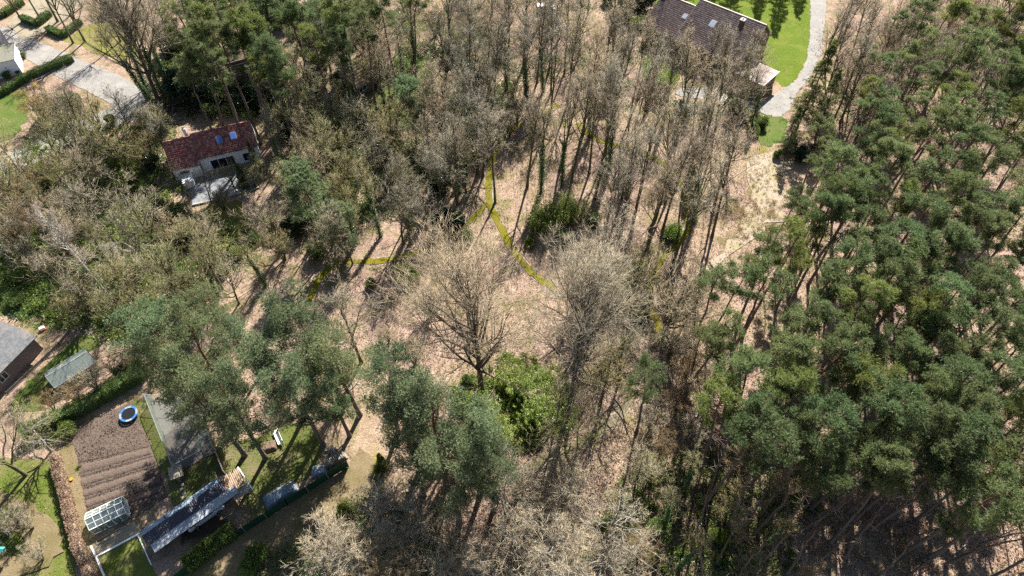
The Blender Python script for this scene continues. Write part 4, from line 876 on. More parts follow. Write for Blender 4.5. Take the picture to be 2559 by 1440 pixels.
# --- the Scots pine wood
AW = {0: 'the topmost belt of the pine wood', 1: 'the upper belt of the pine wood', 2: 'the middle belt of the pine wood', 3: 'the lower belt of the pine wood', 4: 'the lowest belt of the pine wood'}
SCOTS = [(2203,277),(2333,273),(2453,267),(2460,113),(2370,30),(2430,45),(2500,40),(2545,143),(2513,217),(2147,327),(2245,337),(2333,325),(2470,370),(2545,320),(2193,385),(2107,400),(2077,450),(2153,443),(2237,443),(2330,430),(2397,393),(2403,467),(2547,437),
 (2080,520),(2140,500),(2237,507),(2300,528),(2387,517),(2453,507),(2513,530),(1960,625),(2030,587),(2085,560),(2173,557),(2350,607),(2440,563),(2500,575),(2303,660),(2137,673),(2030,723),(2085,705),(2167,757),(2220,725),(2287,753),(2353,773),(2453,713),(2520,733),(2337,818),(2480,830),(1987,840),(2077,843),(1940,910),(2153,923),(2260,903),(2403,893),(2460,920),(2540,925),(1963,950),(2330,120),(2400,130),(2480,180),(2390,230),(2290,200),(2540,60),(2320,40),(2580,250),(2570,100),
 (1987,1003),(2080,1043),(1970,1070),(2153,990),(2215,985),(2303,983),(2137,1077),(2163,1125),(2075,1190),(2180,1170),(2293,1060),(2303,1115),(2355,1087),(2437,1127),(2470,1165),(2503,1210),(2420,1017),(2520,1050),(2550,1250),(2400,1290),
 (1925,680),(1900,960),(1860,1090),(1920,1050),(1940,1140),(1840,1000),(2020,910),(2030,1120),(2230,1220),(2590,700),(2600,850),(2600,1000),(2600,520),(2610,330),(2600,1130),(2380,690),(2260,600),(2210,640),(2410,640),(2110,610),(2400,970),(2210,850),(2110,970),(2360,1180),(2010,780)]
_r = random.Random(31); SMALL = set()
for _ in range(4000):
    x, y = _r.uniform(2030, 2600), _r.uniform(60, 1180)
    if y < 330 and x < 2170: continue
    if x > 2100+(y-250)*(-.25 if y > 250 else .2)-40 and all((x-a)**2+(y-b)**2 > 52**2 for a, b in SCOTS) and len(SMALL) < 36: SCOTS.append((x, y)); SMALL.add((x, y))
for i, (x, y) in enumerate(SCOTS):
    s = RND.uniform(.88, 1.08)*(0.62 if (x, y) == (2400,1290) else .76 if (x, y) in SMALL else 1)
    crown_at(x+RND.uniform(-8, 8), y+RND.uniform(-8, 8), 'scots', s, tint=RND.choice(['mid green', 'mid green', 'mid green', 'yellowish green', 'bluish', 'bluish', 'dark green']), name='pine_tree', noun='Scots pine', area=AW[min(4, int(y/262))], group='pines of the dense wood', tilt=(RND.gauss(0, .03), RND.gauss(0, .03)), var=i)
AE = 'the pines along the plot edge'
for (x, y, s, tn) in ((1790,690,.86,'mid green'),(1930,625,.95,'mid green'),(1775,825,.82,'mid green'),(1850,815,.85,'bluish'),(1640,925,.85,'mid green'),(1975,505,.72,'bluish'),(2010,530,.75,'mid green'),(1830,700,.78,'bluish')):
    crown_at(x, y, 'scots', s, tint=tn, name='pine_tree', noun='Scots pine', area=AE, group='pines along the plot edge')
# pines in the upper part, over the hidden roofs
AT = 'the pines over the hidden roofs'
for (x, y, s) in ((590,70,1.0),(660,120,.95),(640,60,1.0),(560,20,1.0),(500,60,1.0),(700,170,.8),(830,30,.95),(900,60,.9),(780,120,.85),(870,110,.8),(690,195,.8),(840,-10,1.0),(960,20,.9),(480,130,.95),(620,200,.8),(530,170,.9),(720,-20,1.0),(600,130,.9),(560,110,1.0),(450,20,1.0),(660,30,1.0),(760,40,.9),(910,10,.9),(1010,-10,.9),(470,190,.8)):
    crown_at(x, y, 'scots', s*1.12, tint=RND.choice(['mid green', 'dark green', 'mid green', 'yellowish green']), name='pine_tree', noun='pine', area=AT, group='pines over the hidden roofs')
# big soft pines by the garden
AF = 'the stand by the garden'
for (x, y, s, tn) in ((800,70,.7,'mid green'),(850,130,.62,'bluish'),(790,130,.6,'mid green'),(740,90,.65,'mid green'),(560,120,.8,'mid green'),(620,60,.85,'mid green'),(500,40,.8,'mid green'),(660,160,.7,'mid green'),(840,70,.75,'bluish'),(780,20,.8,'mid green'),(450,90,.7,'yellowish green'),(900,20,.7,'bluish'),(540,10,.8,'mid green')):
    crown_at(x, y, 'fluffy', s, tint=tn, name='pine_tree', noun='broad pine', area=AT, group='pines over the hidden roofs')
for (x, y, s, zs) in ((690,900,.95,1),(790,840,1.0,1),(850,905,.9,1),(745,985,.9,1),(830,985,.75,1),(440,850,.95,1),(500,900,.95,1),(430,960,.8,1),(520,1010,.92,1),(585,1030,.85,1),(600,850,.6,1),(555,800,.7,1),(960,960,.85,1),(1030,1010,.95,1),(1090,1080,1.0,1),(1190,1110,.95,1),(1030,1130,.85,1),(1130,1200,.9,1),(1230,1170,.8,1)):
    crown_at(x, y, 'fluffy', s, zs=zs, tint=RND.choice(['mid green', 'grey green', 'bluish', 'mid green']), name='pine_tree', noun='soft pine', area=AF, group='big soft pines by the garden', tilt=(RND.gauss(0, .03), RND.gauss(0, .03)))
# single conifers
for (x, y, k, s, tn, lab) in ((800,520,'young',1.25,'bluish','slim bluish conifer standing alone in the thicket below the red roofed house'),(850,570,'young',.95,'grey green','smaller grey green conifer just below the slim bluish one'),(1030,275,'young',1.1,'bluish','dark bluish conifer in front of the hidden lawn'),(420,670,'young',.62,'bluish','small bluish conifer in the brushy hollow above the soft pines'),
    (2030,225,'spruce',1.0,'yellowish green','tall sparse spruce leaning over the gravel drive'),(2075,260,'spruce',.8,'mid green','darker spruce just behind the tall one by the drive'),(1985,330,'spruce',.55,'dark green','small dark spruce at the foot of the tall one'),(600,440,'thuja',.8,'mid green','evergreen conical shrub by the wall of the red roofed house'),(640,395,'spruce',.42,'mid green','small spruce at the gable corner of the red roofed house'),
    (1850,240,'spruce',.62,'mid green','dull green spruce beside the garage'),(1895,265,'spruce',.45,'dark green','short spruce by the gravel court')):
    crown_at(x, y, k, s, tint=tn, name='conifer', label=lab)
for i, (x, y) in enumerate(((1840,-60),(1905,-85),(1960,-55),(1780,-75),(2005,-90),(1725,-60),(690,-90),(640,-70),(2380,-60),(2450,-70),(2300,-40),(2520,-60))):
    base_at(x, y, 'spruce' if x > 1600 and x < 2100 else 'scots', 1.25, tint='dark green', name='conifer', noun='dark conifer', area='the row beyond the upper edge', group='conifers beyond the upper edge')

# --- bare trees that stand out
def bare(x, y, kind, s, tint, label, **kw): return crown_at(x, y, kind, s, tint=tint, label=label, **kw)
def bareb(x, y, kind, s, tint, label, **kw): return base_at(x, y, kind, s, tint=tint, label=label, **kw)
bareb(1203, 978, 'spreading', 1.0, 'tan', 'largest spreading bare tree at the heart of the clearing', var=0)
bareb(1427, 1005, 'spreading', .93, 'tan', 'broad bare tree next to the largest one, darker trunk', var=1)
bareb(903, 905, 'round', 1.1, 'tan', 'small forked bare tree above the soft pines')
bareb(1008, 612, 'leaning', .8, 'grey', 'crooked bare tree with twisting trunk beside the moss path', var=0)
bareb(850, 690, 'leaning', .75, 'tan', 'thin leaning bare tree where the moss path meets the thicket', var=1)
bareb(882, 660, 'slender', .62, 'tan', 'straight thin tree by the bend of the moss path')
bare(1520, 610, 'gnarled', 1.25, 'pale', 'wide pale twiggy tree filling the middle of the plot', btint=(.7, .7, .7))
bare(1455, 640, 'gnarled', .8, 'grey', 'grey tree at the shoulder of the wide pale one', btint=(.7, .7, .7))
bare(1590, 660, 'round', 1.0, 'olive', 'olive tinged tree tucked behind the wide pale one')
bare(1690, 740, 'round', 1.15, 'tan', 'round tan crown above the lower moss path')
bare(1560, 740, 'round', .95, 'olive', 'mossy round tree beside the moss path ribbon')
bareb(1545, 960, 'round', .95, 'grey', 'grey thin tree standing between the broad trees and lone pine')
bareb(1500, 1010, 'round', 1.0, 'olive', 'mossy tree with thin arms next to the broad darker tree')
bareb(1440, 1185, 'leaning', .95, 'olive', 'long mossy trunk leaning over the lower clearing', tilt=(-.1, -.35), var=0)
bareb(1430, 1175, 'leaning', .75, 'olive', 'shorter mossy trunk beside the long leaning one', tilt=(-.05, -.2), var=1)
bareb(1385, 1080, 'slender', .6, 'olive', 'thin dark stem rising out of the bright green thicket')
bareb(276, 745, 'birch', 1.0, 'pinkish', 'white stemmed birch in the thicket above the glasshouse', tilt=(0, -.05), rz=0)
bareb(1480, 330, 'birch', .7, 'pinkish', 'pale birch with purplish twigs at the plot top', rz=1)
bareb(400, 262, 'spreading', 1.0, 'grey', 'big ivy hung tree by the road, tallest there', var=2)
for k, (x, y, s) in enumerate(((385,262,.95),(415,258,1.05),(430,235,.9),(372,245,1.0))): base_at(x, y, 'ivied', s, tint='grey', name='ivy_clad_tree', noun='ivy clad tree', area='the clump by the road', group='ivy clad trees by the road', tilt=(RND.gauss(0, .08), RND.gauss(-.05, .08)))
bareb(65, 1188, 'round', 1.1, 'olive', 'mossy bare tree on the lawn casting a long forked shadow')
bare(70, 1080, 'gnarled', .62, 'olive', 'yellowish twiggy tree at the end of the clipped hedge')
bareb(85, 1320, 'shrubby', .55, 'pale', 'small pale fruit tree in the flower bed')
bareb(110, 1400, 'shrubby', .5, 'tan', 'little staked fruit tree lowest in the flower bed')
bare(30, 1300, 'shrubby', .7, 'grey', 'grey heather like shrub in the flower bed')
bare(92, 255, 'shrubby', 1.15, 'golden', 'golden twigged shrub beside the small lawn by the white house')
bare(140, 255, 'shrubby', .8, 'olive', 'olive shrub behind the golden twigged one')
bare(770, 1375, 'gnarled', .85, 'pale', 'pale grey leafless tree beside the dirt lane', btint=(.8, .8, .8))
bareb(100, 45, 'slender', .8, 'grey', 'thin dark street tree beside the boxed hedge'); bareb(145, 55, 'round', 1.2, 'grey', 'forked dark tree throwing stripes over the road'); bareb(205, 18, 'slender', .8, 'grey', 'straight dark tree at the sandy driveway')

bareb(592, 482, 'round', .5, 'olive', 'small forked tree on the terrace of the red roofed house'); bareb(528, 505, 'round', .5, 'tan', 'small bare tree at the terrace corner below the porch'); bareb(470, 490, 'round', .55, 'tan', 'bare tree beside the porch of the red roofed house')
bareb(640, 470, 'shrubby', .8, 'olive', 'leafless shrub at the gable of the red roofed house'); bareb(560, 525, 'shrubby', .7, 'olive', 'leafless shrub just below the terrace wall')
# --- bare trees area by area
def inside(p, poly):
    c = False; j = len(poly)-1
    for i in range(len(poly)):
        (xi, yi), (xj, yj) = poly[i], poly[j]
        if (yi > p[1]) != (yj > p[1]) and p[0] < (xj-xi)*(p[1]-yi)/(yj-yi)+xi: c = not c
        j = i
    return c
def fill(area, group, poly, gap, choices, rnd, keep=None, name='bare_tree', noun=None, avoid=(), **kw):
    xs = [p[0] for p in poly]; ys = [p[1] for p in poly]; got = []
    for _ in range(3000):
        p = (rnd.uniform(min(xs), max(xs)), rnd.uniform(min(ys), max(ys)))
        if inside(p, poly) and all((p[0]-q[0])**2+((p[1]-q[1])*1.25)**2 > gap*gap for q in got) and not any(((p[0]-a[0])/a[2])**2+((p[1]-a[1])/a[3])**2 < 1 for a in avoid): got.append(p)
    for p in got:
        kind, tint, s0, s1 = rnd.choice(choices); k2 = dict(kw); nm = name; nn = noun
        if kind == 'ivied': nm, nn = 'ivy_clad_tree', 'ivy clad tree'
        elif kind == 'shrubby': nm, nn = 'bare_shrub', 'leafless shrub'
        elif kind == 'slender': nn = 'slender bare tree'
        elif kind in ('evergreen', 'holly', 'bamboo'): nm, nn = 'evergreen_shrub', 'leafy shrub'
        crown_at(p[0], p[1], kind, rnd.uniform(s0, s1), tint=tint, name=nm, noun=nn or 'bare tree', area=area, group=group, cat='shrub' if kind in ('shrubby', 'evergreen', 'holly', 'bamboo') else 'tree', **k2)
    return len(got)
R_ = random.Random(5)
HOUSE = (530,400,165,120)
rt = lambda t, a=.8, b=1.1: ('round', t, a, b)
n = []
n.append(fill('the thicket beside the road', 'thicket trees by the road', [(150,280),(330,300),(430,330),(440,420),(470,520),(300,500),(150,420),(100,330)], 80, [rt('tan'), rt('olive'), rt('olive'), rt('grey'), ('shrubby', 'olive', .9, 1.2), ('evergreen', 'yellowish green', .6, .9)], R_, avoid=[HOUSE, (110,390,60,25)]))
n.append(fill('the thicket above the glasshouse', 'thicket trees above the glasshouse', [(0,360),(120,430),(280,500),(470,530),(520,640),(470,730),(330,810),(200,800),(80,700),(0,560)], 80, [rt('tan'), rt('olive'), rt('olive'), rt('grey'), ('gnarled', 'olive', .6, .8), ('ivied', 'olive', .6, .75), ('shrubby', 'tan', .9, 1.2), ('shrubby', 'olive', .9, 1.2)], R_, avoid=[(60,700,70,60)]))
n.append(fill('the brush below the red house', 'brush below the red roofed house', [(470,560),(640,540),(740,540),(700,600),(620,690),(520,760),(470,700)], 70, [rt('olive'), ('shrubby', 'olive', .9, 1.2), rt('tan', .7, .9), ('ivied', 'olive', .5, .65)], R_, avoid=[(560,560,55,55)]))
n.append(fill('the thicket behind the red house', 'thicket trees behind the red roofed house', [(650,330),(680,250),(780,220),(900,260),(1010,330),(1050,440),(950,500),(850,560),(760,500),(680,420)], 62, [rt('tan'), rt('olive'), rt('olive'), rt('grey'), ('shrubby', 'olive', 1, 1.3), ('ivied', 'tan', .55, .75), ('ivied', 'olive', .55, .75)], R_, avoid=[HOUSE, (805,500,40,70)]))
n.append(fill('the trees around the hidden lawn', 'trees around the hidden lawn', [(900,80),(1000,40),(1180,40),(1200,160),(1300,220),(1330,270),(1240,350),(1120,420),(1060,330),(1040,260),(930,190)], 58, [rt('grey', .9, 1.2), rt('pinkish', .9, 1.2), ('slender', 'grey', .7, .9), ('ivied', 'grey', .7, .9), rt('tan'), ('shrubby', 'tan', 1, 1.3)], R_, avoid=[(1010,190,55,60)]))
n.append(fill('the tall stems at the upper edge', 'tall stems at the upper edge', [(1180,10),(1420,0),(1440,90),(1400,170),(1240,150)], 46, [('slender', 'grey', .75, .95), ('slender', 'tan', .75, .95), ('ivied', 'grey', .75, .9)], R_))
n.append(fill('the grove in front of the villa', 'bare trees in front of the villa', [(1460,150),(1600,90),(1700,130),(1780,110),(1880,120),(1900,190),(1850,240),(1740,240),(1600,230),(1480,235)], 46, [('slender', 'tan', .75, .95), ('slender', 'tan', .7, .9), rt('tan', .8, 1.0), ('slender', 'grey', .7, .9), ('ivied', 'grey', .6, .75)], R_, avoid=[(1640,175,25,25)]))
n.append(fill('the bare grove at the plot top', 'bare grove at the plot top', [(1280,330),(1380,250),(1480,230),(1600,250),(1760,320),(1880,370),(1850,430),(1760,430),(1640,380),(1500,340),(1360,350)], 56, [('slender', 'tan', .85, 1.05), ('slender', 'pinkish', .85, 1.05), ('slender', 'grey', .85, 1.05), ('slender', 'tan', .85, 1.05), ('ivied', 'tan', .8, .9)], R_))
n.append(fill('the moss loop', 'trees inside the moss loop', [(1500,430),(1620,420),(1720,440),(1760,500),(1620,520),(1500,500)], 75, [('slender', 'tan', .8, 1.0), ('slender', 'grey', .8, 1.0)], R_))
n.append(fill('the shady strip', 'trees in the shady strip', [(960,460),(1080,380),(1200,330),(1240,380),(1180,430),(1080,440),(980,540)], 62, [('slender', 'grey', .65, .85), rt('tan'), ('ivied', 'olive', .55, .75), rt('grey')], R_, avoid=[(1115,510,75,60)]))
n.append(fill('the low wood below the plot', 'low wood below the plot', [(880,1250),(960,1225),(1060,1290),(1150,1400),(1160,1450),(860,1450)], 85, [('gnarled', 'tan', .65, .85), rt('tan', .8, 1), ('gnarled', 'pale', .6, .8), rt('brown', .7, .9)], R_))
n.append(fill('the pale crowns at the lower corner', 'pale crowns at the lower corner', [(1260,1200),(1420,1170),(1500,1260),(1560,1400),(1480,1460),(1220,1450)], 80, [('gnarled', 'pale', .6, .85), ('gnarled', 'pale', .65, .9), ('gnarled', 'tan', .7, .9)], R_))
n.append(fill('the leafless belt beside the drive', 'leafless belt beside the drive', [(2080,10),(2180,-20),(2290,60),(2330,160),(2280,240),(2180,260),(2090,210)], 52, [('slender', 'grey', .7, .9), rt('pinkish', .9, 1.1), rt('grey', .9, 1.1), ('slender', 'pinkish', .7, .85)], R_))
n.append(fill('the brush under the lower pines', 'brush under the lower pines', [(1600,1180),(1800,1130),(1960,1220),(2050,1400),(1900,1440),(1600,1400)], 105, [('shrubby', 'olive', .8, 1.1), ('shrubby', 'brown', .8, 1.1), rt('olive', .6, .8), ('slender', 'brown', .55, .7), ('ivied', 'olive', .5, .6)], R_))
n.append(fill('the scrub along the plot edge', 'scrub along the plot edge', [(1620,760),(1760,720),(1800,900),(1760,1060),(1700,1140),(1600,1150),(1640,950)], 70, [('shrubby', 'tan', .8, 1.1), rt('tan', .6, .8), ('shrubby', 'brown', .7, 1)], R_, avoid=[(1645,925,60,60)]))
n.append(fill('the rusty brush by the bungalow', 'brush at the bungalow', [(20,470),(80,440),(100,560),(20,600)], 60, [('shrubby', 'brown', 1, 1.2), rt('brown', .7, .8)], R_))
n.append(fill('the scrub beside the clipped hedge', 'scrub beside the clipped hedge', [(110,1010),(250,960),(330,900),(300,870),(240,930),(130,990)], 48, [('shrubby', 'brown', .5, .7), ('shrubby', 'tan', .5, .75)], R_))
n.append(fill('the scrub in the sunny clearing', 'scrub in the sunny clearing', [(1100,740),(1000,760),(960,840),(1080,900),(1130,1010),(1020,900)], 85, [('shrubby', 'tan', .5, .8), ('shrubby', 'pale', .5, .8)], R_))
n.append(fill('the wood along the upper edge', 'wood along the upper edge', [(1000,-60),(1180,-70),(1560,-60),(1640,40),(1540,100),(1440,60),(1300,-20),(1100,20),(1000,30)], 54, [rt('grey', .9, 1.2), rt('tan', .9, 1.1), ('slender', 'grey', .8, 1), ('shrubby', 'olive', 1, 1.3), ('evergreen', 'grey green', .8, 1.1)], R_))
n.append(fill('the corner above the road', 'trees at the corner above the road', [(-20,-40),(420,-80),(460,60),(330,60),(230,10),(60,-10)], 70, [rt('grey', .9, 1.2), rt('olive', .9, 1.1), ('slender', 'grey', .8, .9), ('evergreen', 'mid green', .8, 1.1)], R_))
n.append(fill('the gap beside the hidden roofs', 'trees beside the hidden roofs', [(690,150),(780,60),(960,30),(1000,110),(920,190),(800,220),(700,230)], 52, [rt('grey', .8, 1.1), rt('olive', .8, 1), ('ivied', 'grey', .6, .8), ('shrubby', 'olive', 1, 1.3)], R_))
n.append(fill('the bend of the road', 'trees at the bend of the road', [(130,262),(230,240),(350,262),(380,290),(220,310),(120,300)], 70, [rt('grey', .7, .9), rt('olive', .7, .9), ('shrubby', 'olive', 1, 1.2)], R_, avoid=[(260,190,55,25)]))
n.append(fill('the dim upper wood', 'dim upper wood', [(2290,20),(2600,-60),(2600,240),(2400,230),(2330,160)], 58, [('slender', 'grey', .7, .9), rt('grey', .8, 1), rt('brown', .8, 1), ('shrubby', 'brown', 1, 1.3)], R_))
for k_, (x, y) in enumerate([(x+R_.uniform(-35, 35), y+R_.uniform(-30, 30)) for x in range(1760, 2560, 72) for y in (1230, 1330, 1420)]):
    base_at(x, y, 'snag', R_.uniform(.7, 1.15), name='dead_pine_stem', noun='dead stem', area=('the brush', 'the lower fringe', 'the bottom fringe')[k_ % 3], group='dead stems under the pines', tilt=(R_.gauss(0, .07), R_.gauss(0, .07)))
for k_, (x, y) in enumerate([(x+R_.uniform(-35, 35), y+R_.uniform(-30, 30)) for x in range(2330, 2560, 75) for y in (120, 190, 260)]):
    base_at(x, y, 'snag', R_.uniform(.8, 1.2), name='dead_pine_stem', noun='dead stem', area=('the topmost wood', 'the upper wood', 'the wood above the crowns')[k_ % 3], group='dead stems in the upper wood', tilt=(R_.gauss(0, .1), R_.gauss(0, .1)))
print('filled', n, sum(n))

# --- leafy shrubs
def shrub(x, y, kind, s, tint, label, zs=1.0): return base_at(x, y, kind, s, tint=tint, name='evergreen_shrub', cat='shrub', label=label, zs=zs)
shrub(1122, 580, 'holly', 1.35, 'dark green', 'dense dark holly standing by the moss path fork')
shrub(1022, 690, 'evergreen', .95, 'fresh green', 'bright green laurel below the crooked tree', .8)
shrub(1165, 600, 'ball', 1.0, 'grey green', 'rounded grey green bush just below the dark holly')
shrub(925, 715, 'evergreen', .5, 'yellowish green', 'small yellowish bush left of the bright laurel')
shrub(1375, 565, 'bamboo', 1.25, 'fresh green', 'bright bamboo patch by the moss path', 1.0); shrub(1425, 545, 'bamboo', 1.1, 'fresh green', 'second bamboo clump behind the bright patch', 1.0)
shrub(1345, 570, 'bamboo', 1.0, 'fresh green', 'low bamboo clump at the edge next to the path', .9); shrub(1330, 610, 'tuft', 2.2, 'bright green', 'small fresh bush between bamboo and moss path')
shrub(1405, 600, 'evergreen', .7, 'grey green', 'grey leaved bush in front of the bamboo'); shrub(1675, 590, 'evergreen', .95, 'yellowish green', 'round fresh bush inside the moss loop', .8)
shrub(1720, 480, 'thuja', .8, 'mid green', 'dark columnar evergreen at the moss loop')
for i, (x, y, s, tn) in enumerate(((1290,920,1.0,'bright green'),(1310,980,1.1,'bright green'),(1345,1050,1.2,'bright green'),(1330,1095,1.0,'mid green'),(1270,960,.9,'bright green'),(1380,1020,.9,'yellowish green'),(1155,1010,1.0,'yellowish green'),(1200,1040,1.1,'yellowish green'),(1240,1100,1.1,'mid green'),(1170,960,.8,'mid green'),(1360,960,.8,'yellowish green'))):
    base_at(x, y, 'bamboo' if i % 3 else 'evergreen', s*(.95 if i % 3 else .7), tint='fresh green' if i % 3 else tn, name='evergreen_shrub', cat='shrub', noun='leafy shrub', area='the green central thicket', group='green thicket between the broad trees')
for i, (x, y, s, tn) in enumerate(((1905,320,.9,'grey green'),(1885,335,.8,'grey green'),(1940,395,.7,'grey green'),(2000,400,1.0,'dark green'),(2040,390,1.0,'dark green'),(1970,370,.8,'dark green'))):
    base_at(x, y, 'evergreen' if tn == 'grey green' else 'holly', s*.8, tint=tn, name='evergreen_shrub', cat='shrub', noun='evergreen shrub', area='the shrubs by the gravel court', group='shrubs by the gravel court')
for i, (x, y, s, tn) in enumerate(((530,290,1.0,'mid green'),(580,285,.8,'bright green'),(620,290,.9,'mid green'),(500,250,1.0,'dark green'),(590,240,1.0,'dark green'),(650,280,1.0,'dark green'),(470,230,.9,'mid green'),(690,300,.9,'mid green'),(700,150,.9,'yellowish green'),(730,100,.8,'bright green'))):
    base_at(x, y, 'evergreen' if tn != 'dark green' else 'holly', s, tint=tn, name='evergreen_shrub', cat='shrub', noun='evergreen shrub', area='the shade behind the red house', group='shady shrubs behind the red roofed house')
for i, (x, y, s, tn) in enumerate(((1495,1345,.9,'mid green'),(1520,1330,.9,'mid green'),(1470,1400,.7,'grey green'),(870,1330,.7,'bright green'),(880,1390,.8,'bright green'),(860,1280,.6,'yellowish green'),(620,1430,.6,'bright green'),(650,1400,.8,'dark green'),(1640,1330,.7,'grey green'),(1790,1350,.6,'yellowish green'))):
    base_at(x, y, 'evergreen', s, tint=tn, name='evergreen_shrub', cat='shrub', noun='leafy shrub', area='the shrubs at the lower edge', group='shrubs at the lower edge')
for i, (x, y, s, tn) in enumerate(((60,690,.9,'bright green'),(30,640,.8,'bright green'),(90,640,.8,'mid green'),(170,560,.9,'bright green'),(40,760,.9,'mid green'),(240,640,.8,'yellowish green'),(280,790,.8,'bright green'),(160,330,.9,'mid green'),(220,690,.7,'mid green'),(330,600,.8,'mid green'),(600,640,.8,'bright green'),(640,600,.8,'mid green'),(560,690,.7,'yellowish green'),(680,560,.8,'mid green'),(390,640,.8,'dark green'),(560,590,.6,'bright green'),(120,470,.9,'mid green'),(200,500,.9,'yellowish green'),(300,420,.8,'mid green'),(380,480,.9,'mid green'),(330,700,.9,'bright green'),(430,560,.8,'mid green'),(250,380,.8,'dark green'),(120,560,.8,'bright green'),(450,700,.9,'mid green'),(190,620,.9,'mid green'),(350,340,.9,'mid green'),(280,310,.9,'dark green'))):
    base_at(x, y, 'evergreen', s*.8, tint=tn, name='evergreen_shrub', cat='shrub', noun='leafy shrub', area='the large thicket', group='undergrowth of the large thicket')
base_at(960, 1170, 'thuja', .55, tint='yellowish green', name='evergreen_shrub', cat='shrub', label='low golden conifer bush at the end of the dirt lane'); base_at(945, 1180, 'ball', .7, tint='yellowish green', name='evergreen_shrub', cat='shrub', label='yellow mossy bush beside the golden conifer')
base_at(175, 1082, 'ball', 1.0, tint='yellowish green', name='evergreen_shrub', cat='shrub', label='large clipped ball shrub below the hedge'); base_at(137, 1098, 'ball', .62, tint='yellowish green', name='evergreen_shrub', cat='shrub', label='smaller clipped ball shrub below the hedge')
base_at(30, 1310, 'evergreen', .75, tint='grey green', name='evergreen_shrub', cat='shrub', label='grey green bush in the garden flower bed'); base_at(20, 195, 'ball', .8, tint='grey green', name='evergreen_shrub', cat='shrub', label='pale flowering bush against the white house wall'); base_at(48, 185, 'ball', .5, tint='dark green', name='evergreen_shrub', cat='shrub', label='small dark bush at the white house corner')
base_at(60, 145, 'ball', .6, tint='mid green', name='evergreen_shrub', cat='shrub', label='small green bush on the road verge')
base_at(199, 1172, 'tuft', .7, tint='bright green', name='vegetable_plant', cat='plant', label='single green plant at the edge of the soil beds'); base_at(228, 1284, 'tuft', .7, tint='bright green', name='vegetable_plant', cat='plant', label='bright green plant at the greenhouse corner')
for i in range(8): base_at(242+i*9.5, 1276-i*4.3, 'tuft', .5, tint='grey green', name='cabbage_plant', cat='plant', noun='cabbage', area='the row behind the greenhouse', group='cabbages behind the greenhouse')

for i, (x, y, s) in enumerate(((450,215,1.7),(480,250,1.8),(520,262,1.6),(560,250,1.7),(610,270,1.5),(650,262,1.6),(500,190,1.8),(545,200,1.5),(690,240,1.4),(660,220,1.5),(470,165,1.6),(700,60,2.0),(670,40,2.0),(440,130,1.6),(1600,20,2.0),(1560,40,1.6),(860,230,1.2),(930,130,1.5),(1130,140,1.4),(1190,210,1.3),(900,330,1.0),(880,500,.9),(960,400,1.0),(1100,330,1.1),(1240,290,1.0),(720,330,1.1),(130,290,1.1),(180,270,1.0),(400,330,1.1),(60,520,1.0),(420,600,1.0),(380,420,.9),(480,600,.9),(800,640,.9),(1500,260,1.0),(1700,300,1.0),(1830,290,1.2),(1640,250,1.0),(1100,480,1.0),(1160,440,1.0),(1040,520,.9),(740,580,1.0),(1580,690,.9),(1540,760,.8),(1600,780,.8),(1480,560,.8))):
    base_at(x, y, 'holly' if i % 3 else 'evergreen', s, tint=('dark green', 'mid green', 'grey green', 'mid green')[i % 4] if i > 10 else 'dark green', name='evergreen_shrub', cat='shrub', noun='dark evergreen', area='the shade of the upper trees' if y < 300 else 'the dim strips of undergrowth', group='dark evergreens under the trees', zs=1.1)
# --- hedges: a leafy skin over a darker body, one object each
def hedge(label, pts, w, hgt, mat, n, seed, L=.14, lw=.045, core='mossy_bark', tint='mid green', name='clipped_hedge'):
    rng = np.random.default_rng(seed); g = [G(*p) for p in pts]; seg = list(zip(g, g[1:])); Ls = np.array([(q-p).length for p, q in seg]); e = thing(name, label, 'hedge', g[0]); pos, dr = [], []; m = MB()
    for (p, q), l in zip(seg, Ls):
        k = int(n*l/Ls.sum()); d = np.array((q-p).normalized()); s = np.array([-d[1], d[0], 0]); t = rng.random(k)[:, None]; u = rng.uniform(-1, 1, k)[:, None]; f = rng.random(k)[:, None]
        top = f < .5; bul = 1+.10*np.sin(t*l*2.1+seed)+.06*np.sin(t*l*5)
        P = np.array(p)+np.array(q-p)*t+np.where(top, s*u*w/2, s*np.sign(u)*w/2*bul)+np.where(top, np.array([[0, 0, 1.]])*hgt*bul, np.array([[0, 0, 1.]])*hgt*(np.abs(u)**.8)); P += rng.normal(size=P.shape)*.05
        pos.append(P); dr.append(np.where(top, np.array([[0, 0, 1.]]), s*np.sign(u)+np.array([[0, 0, .4]]))); a, b = p-g[0], q-g[0]
        m.bar((a.x, a.y, hgt*.45), (b.x, b.y, hgt*.45), w*.78, hgt*.9)
    pos = np.concatenate(pos)-np.array(g[0]); d = nrm(np.concatenate(dr)+rng.normal(size=pos.shape)*.6); v, f = leafquads(rng, pos, d, L, lw)
    o = put('foliage', mesh_np('foliage', v, [f], mat), e); o.color = (*NE[tint], 1); c = m.build('woody_body', core, e); return e
hedge('long clipped green hedge above the vegetable plot', [(70,1096),(220,1025),(365,940)], 1.3, 2.0, 'leaves', 12000, 1, tint='mid green', core='ivy_leaves')
hedge('brown beech hedge between the lawn and the vegetable plot', [(146,1150),(172,1240),(192,1320),(208,1380),(250,1470)], .85, 1.4, 'beech_leaves', 11000, 2, core='beech_leaves', name='beech_hedge')
hedge('glossy laurel hedge below the long shed', [(470,1420),(530,1372),(588,1330)], 1.3, 1.3, 'leaves', 5000, 3, .24, .09, core='ivy_leaves', tint='bright green', name='laurel_hedge')
hedge('dark hedge around the corner of the boxed garden', [(58,52),(95,66),(128,40)], 1.1, 1.2, 'leaves', 4500, 4, core='ivy_leaves', tint='dark green'); hedge('dark hedge beside the sandy driveway', [(122,78),(160,94),(205,60)], 1.1, 1.1, 'leaves', 4500, 5, core='ivy_leaves', tint='dark green')
